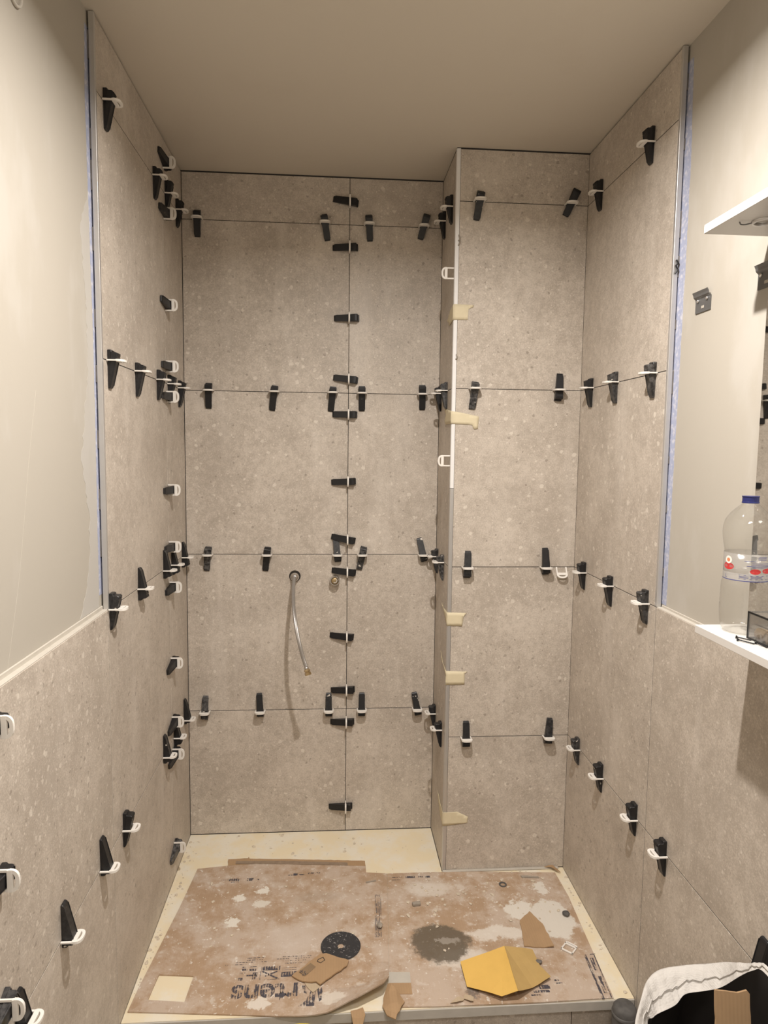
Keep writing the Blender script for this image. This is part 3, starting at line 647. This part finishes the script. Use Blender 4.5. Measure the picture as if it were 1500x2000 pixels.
# scrap of black plastic stuck at the right trim
bm = bmesh.new(); tube(bm, [(XR+.004, -.8835, 1.925), (XR+.009, -.886, 1.934), (XR+.005, -.8845, 1.944), (XR+.010, -.886, 1.950), (XR+.006, -.8838, 1.958)], .0022, 5); o = obj('plastic_scrap', bm, M['blackmetal']); tag(o, 'twisted black plastic scrap stuck beside the right edge trim', 'scrap')

# ------------------------------------------------------------------ protective cardboard on the tray
def flat_text(body, size, parent, loc, rz, nm='printed_text', shear=0.0, bold=0.0, sx=1.0):
    cu = bpy.data.curves.new('t', 'FONT'); cu.body = body; cu.size = size; cu.offset = bold; cu.shear = shear
    to = bpy.data.objects.new('t', cu); COL.objects.link(to)
    me = bpy.data.meshes.new_from_object(to.evaluated_get(bpy.context.evaluated_depsgraph_get()))
    bpy.data.objects.remove(to)
    me.transform(Matrix.Translation(loc) @ Matrix.Rotation(rz, 4, 'Z') @ Matrix.Diagonal((sx, 1, 1, 1)))
    me.materials.clear(); me.materials.append(M['ink'])
    o = link(bpy.data.objects.new(nm, me)); under(parent, o); return o
def lift(x, y):
    d_ = (x-.45)*.57 - (y+.876)*.822
    k_ = max(0.0, min(1.0, (x-.45)/.15))
    return .030*(max(0, d_)/.075)**1.4*k_
Aout = [(.009,-.836),(.015,-.758),(.033,-.604),(.054,-.422),(.071,-.224),(.174,-.212),(.30,-.205),(.45,-.222),(.664,-.240),(.664,-.277),(.737,-.287),(.7215,-.532),(.7035,-.789),(.686,-.826),(.616,-.862),(.532,-.880),(.408,-.874),(.213,-.855),(.105,-.845)]
Hole = [(.059,-.711),(.157,-.722),(.151,-.813),(.052,-.800)]
# outline walked with a slit to the hole so the opening is real
Apoly = Aout[:1] + [Hole[3], Hole[2], Hole[1], Hole[0], (Hole[3][0]-.0001, Hole[3][1]+.0001)] + [(Aout[0][0]-.0001, Aout[0][1]+.0001)] + Aout[1:]
ca = empty('cardboard_sheet', (.37, -.53, .0005)); tag(ca, 'large dusty cardboard sheet on the tray, left, with cut-out square', 'cardboard', 'cardboard sheets on the tray')
under(ca, obj('sheet', slab(Apoly, .0006, .0042, .045, lift), M['card']))
under(ca, obj('torn_strip', slab([(.174,-.211),(.170,-.172),(.240,-.170),(.242,-.160),(.246,-.172),(.38,-.182),(.663,-.208),(.664,-.238),(.45,-.221),(.30,-.204)], .0006, .0036, 0, None, .0012), M['cardclean']))
under(ca, obj('torn_strip', slab([(.20,-.186),(.40,-.197),(.60,-.217),(.60,-.234),(.40,-.216),(.20,-.203)], .0044, .0050, 0, None, .001), plain('faded_print_band', (.27, .20, .14), .85, var=.3, scale=70)))
Z_ = .0047
flat_text('rtens', .096, ca, (.456, -.766, Z_), PI, bold=.0022, sx=.93)
bm = bmesh.new()                                         # the slanted block initial before the name
for q_ in (((.456,-.846),(.498,-.847),(.502,-.787),(.490,-.790),(.476,-.827)), ((.463,-.776),(.478,-.776),(.477,-.806),(.469,-.800)), ((.503,-.780),(.518,-.776),(.523,-.842),(.512,-.838))):
    bm.faces.new([bm.verts.new((x, y, Z_)) for x, y in q_])
under(ca, obj('printed_initial', bm, M['ink']))
def prints(parent, nm, rects):
    bm = bmesh.new()
    for q_ in rects: bm.faces.new([bm.verts.new((x, y, Z_)) for x, y in q_])
    o = obj(nm, bm, M['ink']); under(parent, o)
    if nm == 'small_print': o['kind'] = 'stuff'
def rc(x0, x1, y0, y1): return ((x0, y0), (x1, y0), (x1, y1), (x0, y1))
prints(ca, 'pictogram', [rc(.29, .33, -.700, -.697), rc(.29, .305, -.712, -.704), rc(.31, .33, -.714, -.706), rc(.286, .30, -.724, -.718), rc(.305, .333, -.733, -.728), rc(.284, .296, -.748, -.738), rc(.322, .335, -.745, -.720)])
prints(ca, 'pictogram', [rc(.345, .398, -.714, -.699), ((.345,-.718),(.351,-.716),(.396,-.744),(.390,-.747)), ((.392,-.716),(.398,-.718),(.352,-.741),(.347,-.738)), rc(.343, .398, -.7485, -.7470), rc(.343, .3445, -.748, -.716)])
prints(ca, 'pictogram', [rc(.402, .455, -.741, -.722), rc(.404, .445, -.7155, -.7145), rc(.404, .445, -.708, -.707)])
ls = []
for y, x0_, x1_ in ((-.664, .30, .35), (-.672, .30, .345), (-.680, .27, .36), (-.664, .40, .485), (-.672, .385, .485), (-.680, .40, .47), (-.688, .24, .30), (-.690, .41, .46)):
    x = x0_
    while x < x1_:
        w = random.uniform(.005, .014); ls.append(rc(x, min(x+w, x1_), y-.0012, y+.0012)); x += w+.0025
prints(ca, 'small_print', ls)
flat_text('Artens', .016, ca, (.503, -.268, Z_), PI, 'small_print', bold=.0004)
prints(ca, 'small_print', [rc(.41, .425, -.282, -.270), rc(.43, .448, -.281, -.276), rc(.392, .408, -.281, -.277)])
prints(ca, 'small_print', [rc(.19, .232, -.301, -.288), rc(.20, .228, -.309, -.305), rc(.165, .19, -.295, -.293)])
prints(ca, 'small_print', [rc(.252, .275, -.303, -.288), rc(.286, .294, -.300, -.294)])
prints(ca, 'small_print', [((.688+i*.0045, -.40), (.690+i*.0045, -.40), (.678+i*.0045, -.60), (.676+i*.0045, -.60)) for i in range(5)])
prints(ca, 'small_print', [rc(.664, .670, -.765, -.720), rc(.676, .6775, -.77, -.715), rc(.682, .684, -.768, -.735), rc(.688, .689, -.768, -.735)])
cb = empty('cardboard_sheet', (1.03, -.58, .0005)); tag(cb, 'dusty cardboard sheet on the tray, right, stained dark grey', 'cardboard', 'cardboard sheets on the tray')
Bp = [(.7376,-.287),(.908,-.287),(.931,-.2885),(1.053,-.292),(1.331,-.313),(1.335,-.442),(1.323,-.656),(1.313,-.8665),(1.097,-.8695),(.821,-.867),(.708,-.862),(.7042,-.789),(.7221,-.532)]
under(cb, obj('sheet', slab(Bp, .0006, .0038, .06, None), M['card']))
Z_ = .0043
prints(cb, 'small_print', [rc(.80, .835, -.317, -.306), rc(.845, .86, -.316, -.308), rc(.868, .885, -.318, -.308), rc(.75, .79, -.312, -.309), rc(.75, .785, -.326, -.323)])
prints(cb, 'small_print', [((1.289,-.707),(1.325,-.703),(1.324,-.706),(1.289,-.710)), ((1.289,-.707),(1.296,-.707),(1.287,-.870),(1.280,-.870)), ((1.318,-.706),(1.321,-.706),(1.309,-.866),(1.306,-.866)), ((1.302,-.72),(1.312,-.72),(1.306,-.77),(1.297,-.77)), ((1.299,-.79),(1.308,-.79),(1.302,-.85),(1.293,-.85))])
prints(cb, 'small_print', [rc(1.10, 1.145, -.838, -.830), rc(1.12, 1.15, -.826, -.812), rc(1.09, 1.12, -.848, -.843), rc(1.17, 1.185, -.80, -.794), rc(1.172, 1.19, -.81, -.806)])
bm = slab([(.707,-.740),(.767,-.744),(.7655,-.783),(.705,-.780)], .0040, .0046); under(cb, obj('pale_patch', bm, M['filler']))
bm = slab([(.705,-.7805),(.7655,-.7835),(.765,-.823),(.704,-.820)], .0040, .0050); under(cb, obj('brown_patch', bm, M['cardclean']))

def piece(nm, label, cat, pts, z0, z1, m, cuts=0, zf=None, jag=.0015, group=None):
    cx = sum(p[0] for p in pts)/len(pts); cy = sum(p[1] for p in pts)/len(pts)
    bm = slab(pts, z0, z1, cuts, zf, jag)
    bmesh.ops.translate(bm, verts=bm.verts, vec=(-cx, -cy, 0))
    o = obj(nm, bm, m); o.location = (cx, cy, 0); return tag(o, label, cat, group)
# torn flaps at the front edge
piece('cardboard_scrap', 'small brown cardboard tongue hanging over tray edge below lifted corner', 'cardboard scrap', [(.595,-.868),(.628,-.858),(.634,-.878),(.622,-.905),(.606,-.912),(.602,-.893)], .0006, .0036, M['cardclean'], .015, lambda x, y: -1.2*max(0, -.8745-y)**1.0)
piece('cardboard_scrap', 'folded torn cardboard strip at the seam hanging over tray edge', 'cardboard scrap', [(.700,-.796),(.725,-.822),(.741,-.852),(.712,-.905),(.690,-.888),(.680,-.862),(.688,-.826)], .0050, .0080, M['cardclean'], .02, lambda x, y: .014*math.exp(-((x-.712)/.018)**2) - .5*max(0, -.875-y))
e = empty('cardboard_piece', (.513, -.72, .009)); tag(e, 'torn cardboard piece with printed square lying beside the dark disc', 'cardboard scrap')
under(e, obj('sheet', slab([(.433,-.743),(.509,-.670),(.528,-.667),(.594,-.697),(.589,-.716),(.513,-.783),(.501,-.771),(.477,-.770),(.463,-.766)], .0052, .0090, .02, lambda x, y: .004*math.sin((x-.43)*15), .0018), M['cardclean']))
under(e, obj('torn_layer', slab([(.470,-.768),(.501,-.769),(.513,-.783),(.494,-.803),(.482,-.790)], .0046, .0064, 0, None, .001), M['cardpale']))
bm = bmesh.new(); bm.faces.new([bm.verts.new((x, y, .0128)) for x, y in ((.452,-.734),(.484,-.703),(.500,-.719),(.470,-.751))]); under(e, obj('printed_square', bm, plain('dark_print', (.25, .17, .10), .85)))
flat_text('A+', .020, e, (.478, -.744, .0132), .75+PI/2, 'printed_text', bold=.0004)
bm = bmesh.new()
for q_ in (((.505,-.69),(.520,-.682),(.521,-.684),(.506,-.692)), ((.520,-.682),(.526,-.695),(.524,-.696),(.518,-.683)), ((.526,-.695),(.513,-.706),(.512,-.704),(.524,-.694)), ((.513,-.706),(.502,-.699),(.503,-.697),(.514,-.704)), ((.502,-.699),(.505,-.69),(.507,-.69),(.504,-.699))): bm.faces.new([bm.verts.new((x, y, .0132)) for x, y in q_])
under(e, obj('printed_arrow', bm, plain('black_print', (.05, .04, .035), .8)))
# cutting disc
bm = bmesh.new(); lathe(bm, [(.0095, .0012), (.020, .0012), (.030, .0025), (.0585, .0032), (.0595, .0018), (.0585, .0004), (.030, -.0004), (.0095, -.0004), (.0095, .0012)], 48)
o = obj('cutting_disc', bm, M['abrasive']); o.location = (.5715, -.632, .0052); tag(o, 'dark grey abrasive cutting disc with a centre hole on the cardboard', 'disc')
# folded yellow sandpaper
e = empty('yellow_paper', (1.03, -.77, .006)); tag(e, 'folded yellow sheet of sandpaper lying on the cardboard', 'paper')
def poly3(pts, th=.0006):
    bm = bmesh.new(); f = bm.faces.new([bm.verts.new(p) for p in pts]); bmesh.ops.triangulate(bm, faces=[f]); bmesh.ops.subdivide_edges(bm, edges=bm.edges[:], cuts=2, use_grid_fill=True)
    for v in bm.verts: v.co.z += .0008*math.sin(v.co.x*95+v.co.y*40)
    bm.normal_update()
    bmesh.ops.solidify(bm, geom=bm.faces[:], thickness=th); return bm
under(e, obj('left_half', poly3([(.9155,-.7257,.014), (1.0545,-.6852,.026), (1.0468,-.8655,.035), (1.0026,-.8645,.022), (.9182,-.8118,.010)]), M['yellowpaper'], None, False))
under(e, obj('right_half', poly3([(1.0547,-.6852,.026), (1.140,-.6854,.012), (1.144,-.7488,.010), (1.1595,-.7979,.016), (1.0973,-.8306,.012), (1.047,-.8655,.035)]), M['yellowback'], None, False))
piece('cardboard_scrap', 'flat brown cardboard offcut behind the yellow paper', 'cardboard scrap', [(1.138,-.554),(1.181,-.513),(1.196,-.560),(1.204,-.580),(1.209,-.676),(1.165,-.672),(1.121,-.665)], .0046, .0076, M['cardclean'], .03, lambda x, y: .006*max(0, (x-1.18)/.03))
piece('cardboard_scrap', 'tiny curled paper scrap at front edge left of yellow paper', 'cardboard scrap', [(.863,-.862),(.888,-.846),(.905,-.848),(.898,-.858),(.880,-.864)], .0046, .0058, M['cardpale'], .01, lambda x, y: .006*abs(math.sin((x-.86)*70)))
piece('cardboard_scrap', 'small pale torn scrap touching the yellow paper tip', 'cardboard scrap', [(.905,-.838),(.930,-.846),(.926,-.862),(.918,-.862),(.902,-.850)], .0052, .0062, M['cardpale'], .01, lambda x, y: .005*abs(math.sin((x-.9)*90)))
piece('cardboard_scrap', 'rust-brown sliver lying by the pillar foot', 'cardboard scrap', [(1.203,-.328),(1.264,-.336),(1.265,-.343),(1.205,-.338)], .0042, .0072, M['mud'], 0, None, .001)
piece('cardboard_scrap', 'brown curl in the right back tray corner', 'cardboard scrap', [(1.300,-.283),(1.332,-.284),(1.350,-.318),(1.336,-.312),(1.322,-.296)], .0042, .006, M['cardclean'], .012, lambda x, y: .008*abs(math.sin((x-1.3)*60)))
def frame_bm():
    bm = bmesh.new()
    for a in ((-.019, .019, -.021, -.016), (-.019, .019, .008, .013), (-.019, -.0145, -.021, .013), (.0145, .019, -.021, .013)): B(bm, a[0], a[1], a[2], a[3], .0, .0045, .0008)
    B(bm, -.015, .015, .016, .0205, .0, .0045, .0008); B(bm, -.018, -.014, .012, .0185, 0, .004, .0006); B(bm, .014, .018, .012, .0185, 0, .004, .0006)
    return bm
o = obj('broken_clip', frame_bm(), M['strap']); o.location = (1.255, -.679, .0044); o.rotation_euler = (0, 0, -.75); tag(o, 'loose white plastic clip frame lying on the cardboard', 'tile clip')
def lump(nm, label, x, y, z, sx, sy, sz, m, cat='debris', rz=0.0):
    bm = bmesh.new(); bmesh.ops.create_icosphere(bm, subdivisions=2, radius=1)
    for v in bm.verts: v.co *= 1+random.uniform(-.16, .16)
    bmesh.ops.scale(bm, vec=(sx, sy, sz), verts=bm.verts); zmin = min(v.co.z for v in bm.verts)
    o = obj(nm, bm, m); o.location = (x, y, z-zmin); o.rotation_euler = (0, 0, rz); return tag(o, label, cat)
o = box_obj('cork_chunk', M['mud'], -.0135, .0135, -.007, .007, 0, .010, bev=.002); o.location = (.820, -.459, .0042); o.rotation_euler = (0, 0, .15); tag(o, 'small brown block lying behind the dark stain', 'debris')
lump('mortar_lump', 'brown crumb on the seam right of the disc', .694, -.556, .0046, .009, .011, .006, M['mud'])
lump('mortar_lump', 'dark mortar lump on the white plaster spill', 1.294, -.535, .0042, .011, .012, .007, M['dusty'])
lump('mortar_lump', 'grey pebble on cardboard behind yellow paper tip', 1.145, -.733, .0042, .010, .008, .005, M['adhesive'])
bm = bmesh.new(); bmesh.ops.create_circle(bm, segments=4, radius=.001); bm.free()
bm = bmesh.new(); lathe(bm, [(.008, .0), (.013, .0), (.0135, .002), (.011, .0035), (.008, .002), (.008, .0)], 24); o = obj('rubber_ring', bm, M['dusty'], None, True); o.location = (1.129, -.371, .0042); tag(o, 'small dark rubber ring on the cardboard near the pillar', 'ring')
piece('wood_sliver', 'thin brown sliver at the back of the seam', 'debris', [(.660,-.333),(.695,-.325),(.696,-.329),(.662,-.338)], .0044, .0074, M['mud'], 0, None, .0008)
# crumbs of dried plaster nobody could count
bm = bmesh.new()
for k in range(340):
    t = bmesh.new(); bmesh.ops.create_icosphere(t, subdivisions=1, radius=1)
    for v in t.verts: v.co *= 1+random.uniform(-.25, .25)
    u = random.random()
    if u < .14: x, y, z = random.uniform(.02, .90), random.uniform(-.155, -.01), 0.0
    elif u < .38: y = random.uniform(-.80, -.02); x, z = random.uniform(.006, .022+.045*max(0, (y+.6)/.6)), 0.0
    elif u < .47: x, y, z = random.uniform(1.345, 1.365), random.uniform(-.86, -.30), 0.0
    elif u < .72: x, y, z = random.uniform(.80, 1.30), random.uniform(-.52, -.30), .0040
    else: x, y, z = random.uniform(.08, 1.28), random.uniform(-.70, -.26), .0044
    r = random.choice((.0012, .0018, .0024, .0034, .0055))
    merge(bm, t, Matrix.Translation((x, y, z+r*.2)) @ Matrix.Rotation(random.uniform(0, 6), 4, 'Z') @ Matrix.Diagonal((r*random.uniform(.8, 1.7), r, r*.5, 1)))
o = obj('plaster_crumbs', bm, M['crumb']); o['kind'] = 'stuff'; o['label'] = 'scattered crumbs of dried plaster over tray and cardboard'; o['category'] = 'debris'

# ------------------------------------------------------------------ rubble sack, dusty can, bucket on the floor in front of the tray
e = empty('rubble_sack', (1.222, -1.52, ZF)); tag(e, 'open white woven rubble sack by the right wall', 'sack')
def ring_pts(ax, ay, z, wob, n=56, dz=0.0, cx=1.222, cy=-1.525):
    out = []
    for i in range(n):
        a = 2*PI*i/n; c_, s_ = math.cos(a), math.sin(a)
        k_ = (abs(c_)**3.0+abs(s_)**3.0)**(-1/3.0)*(1+wob*math.sin(5*a+z*9)+wob*.7*math.sin(9*a+2+z*14))
        out.append((min(cx+ax*k_*c_, XR-.006), cy+ay*k_*s_, z+dz*math.sin(a*3+.6)+.065*max(0, c_)**.7*max(0.0, min(1.0, (z-.3)/.1))))
    return out
def loft(rings):
    bm = bmesh.new(); V = [[bm.verts.new(p) for p in r] for r in rings]
    for a, b in zip(V, V[1:]):
        for i in range(len(a)): bm.faces.new((a[i], a[(i+1) % len(a)], b[(i+1) % len(a)], b[i]))
    return bm, V
RIM_O = [(1.0955,-1.4336,.45),(1.1329,-1.3775,.45),(1.1649,-1.3352,.45),(1.2053,-1.3082,.45),(1.2654,-1.3055,.455),(1.3000,-1.3180,.466),(1.3200,-1.3450,.490),(1.3300,-1.3905,.522),(1.3345,-1.4130,.539),(1.3375,-1.4360,.552),(1.345,-1.50,.545),(1.350,-1.60,.51),(1.345,-1.70,.47),(1.30,-1.752,.45),(1.17,-1.755,.44),(1.09,-1.68,.44),(1.068,-1.57,.445),(1.074,-1.49,.45)]
RIM_I = [(1.1372,-1.3994,.42),(1.1517,-1.3898,.42),(1.1659,-1.3812,.42),(1.2096,-1.3633,.42),(1.2388,-1.3446,.425),(1.2700,-1.3506,.435),(1.2950,-1.3700,.458),(1.3120,-1.4000,.505),(1.3220,-1.4200,.532),(1.3300,-1.4400,.546),(1.335,-1.50,.535),(1.338,-1.60,.50),(1.325,-1.68,.45),(1.28,-1.715,.425),(1.18,-1.715,.42),(1.115,-1.65,.42),(1.10,-1.56,.42),(1.112,-1.47,.42)]
def closed(P, n=6):
    P = [Vector(p) for p in P]; m_ = len(P); out = []
    for i in range(m_):
        a, b, c, d = P[i-1], P[i], P[(i+1) % m_], P[(i+2) % m_]
        for k in range(n):
            t = k/n; out.append(.5*((2*b)+(c-a)*t+(2*a-5*b+4*c-d)*t*t+(3*b-a-3*c+d)*t**3))
    return out
ro, ri = closed(RIM_O), closed(RIM_I); cen = Vector((1.215, -1.53, 0))
def between(t, lift_, wr):
    out = []
    for k, (a, b) in enumerate(zip(ro, ri)):
        p = a.lerp(b, t); p.z += lift_ + wr*(math.sin(k*.83)+.7*math.sin(k*1.9+1)+.5*math.sin(k*3.1+2)); out.append(p)
    return out
def body(z, sc_, wr):
    out = []
    for k, a in enumerate(ro):
        d_ = Vector((a.x, a.y, 0))-cen; p = cen+d_*(sc_+wr*math.sin(k*.7+z*20)); p.x = min(p.x, XR-.006); p.z = z; out.append(p)
    return out
low = [Vector((a.x, a.y, a.z-.03)) for a in ro]
RG = [body(ZF+.002, .88, 0), body(ZF+.05, 1.0, .01), body(.05, 1.03, .015), body(.22, 1.02, .015), body(.36, .99, .008), low, ro, between(.10, .004, .0006), between(.35, .002, .0022), between(.65, -.001, .0026), between(.88, 0, .0012), ri]
bm, V = loft(RG); bm.faces.new(V[0][::-1]); under(e, obj('sack_cloth', bm, M['sack'], None, True))
seam = between(.62, .0035, .0026); bm = bmesh.new(); tube(bm, seam+[seam[0]], .0012, 5, False); under(e, obj('hem_seam', bm, M['sack'], None, True))
dn = lambda dz_, k_: [Vector((cen.x+(p.x-cen.x)*k_, cen.y+(p.y-cen.y)*k_, max(.26, p.z-dz_))) for p in ri]
bm, V = loft([dn(.0006, .998), dn(.03, 1.02), dn(.09, 1.02), dn(.16, .95), dn(.30, .4)]); bm.faces.new(V[-1]); under(e, obj('liner', bm, M['liner'], None, True))
o = piece('cardboard_strip', 'tan cardboard strip standing up in the sack', 'cardboard scrap', [(-.034, 0), (.034, 0), (.033, .19), (.028, .196), (.010, .192), (-.012, .195), (-.033, .197)], -.002, .002, M['cardclean'], 0, None, .0006)
o.rotation_euler = (PI/2-.22, .04, 0); o.location = (1.277, -1.447, .452)
o = piece('cardboard_strip', 'wide brown cardboard offcut lying inside the sack', 'cardboard scrap', [(-.06, -.05), (.05, -.04), (.06, .05), (-.03, .07), (-.07, .02)], -.002, .002, M['cardclean'], .02, lambda x, y: .012*math.sin(x*30), .002)
o.rotation_euler = (.5, -.35, .4); o.location = (1.225, -1.56, .345)
o = piece('cardboard_strip', 'curled pale cardboard strip inside the sack, left side', 'cardboard scrap', [(-.05, -.012), (.05, -.014), (.055, .010), (-.045, .014)], -.001, .001, M['cardpale'], .01, lambda x, y: .022-9*x*x, .001)
o.rotation_euler = (.3, .1, .5); o.location = (1.175, -1.455, .315)
e = empty('dusty_can', (1.318, -.925, ZF)); tag(e, 'dusty dark can standing between tray and white sack', 'can')
bm = bmesh.new(); lathe(bm, [(0, 0), (.030, 0), (.032, .004), (.032, .150), (.030, .164), (.024, .172), (.0, .174)], 28, Matrix.Translation((1.318, -.925, ZF+.0005))); under(e, obj('can_body', bm, M['dusty'], None, True))
bm = bmesh.new(); lathe(bm, [(.0322, .144), (.0335, .146), (.0335, .152), (.0318, .154)], 28, Matrix.Translation((1.318, -.925, ZF+.0005))); under(e, obj('can_rim', bm, M['steel'], None, True))
e = empty('yellow_bucket', (.468, -1.085, ZF)); tag(e, 'yellow plastic bucket with only its rim showing at the bottom edge', 'bucket')
T_ = Matrix.Translation((.468, -1.085, ZF+.0005)) @ Matrix.Diagonal((1, 1, 1.78, 1))
bm = bmesh.new(); lathe(bm, [(0, 0), (.085, 0), (.100, .115), (.097, .115), (.082, .004), (0, .004)], 40, T_); under(e, obj('bucket_body', bm, M['yellow'], None, True))
bm = bmesh.new(); lathe(bm, [(.097, .112), (.107, .112), (.108, .118), (.104, .1215), (.097, .1205)], 40, T_); under(e, obj('bucket_rim', bm, M['yellow'], None, True))
bm = bmesh.new(); tube(bm, catmull([(.468-.106, -1.085, ZF+.195), (.468-.082, -1.165, ZF+.185), (.468, -1.200, ZF+.180), (.468+.082, -1.165, ZF+.185), (.468+.106, -1.085, ZF+.195)], 6), .0022, 8); under(e, obj('bucket_handle', bm, M['chrome'], None, True))

# ------------------------------------------------------------------ ceiling downlight fitting, and one added for the soft fill (out of frame)
n = N('lamp_glow'); em = n.n('ShaderNodeEmission', {0: (*LCOL, 1), 1: 2.0}); n.L(em.outputs[0], n.out.inputs[0]); M['glow'] = n.m
for (loc, pw, size), wd in zip(LIGHTS, ('in front of the shower', 'above the camera, added as soft fill')):
    e = empty('ceiling_light', (loc[0], loc[1], H)); tag(e, 'round white lamp in the ceiling ' + wd, 'light', 'ceiling downlights')
    T_ = Matrix.Translation((loc[0], loc[1], H))
    bm = bmesh.new(); rr = max(.04, size/2); lathe(bm, [(rr, -.001), (rr+.001, -.006), (rr+.010, -.007), (rr+.014, -.003), (rr+.014, -.0002)], 36, T_); under(e, obj('bezel', bm, M['white'], None, True))
    bm = bmesh.new(); lathe(bm, [(0, -.003), (rr, -.003), (rr, -.001), (0, -.001)], 32, T_); under(e, obj('diffuser', bm, M['glow'], None, True))
bpy.context.view_layer.update()
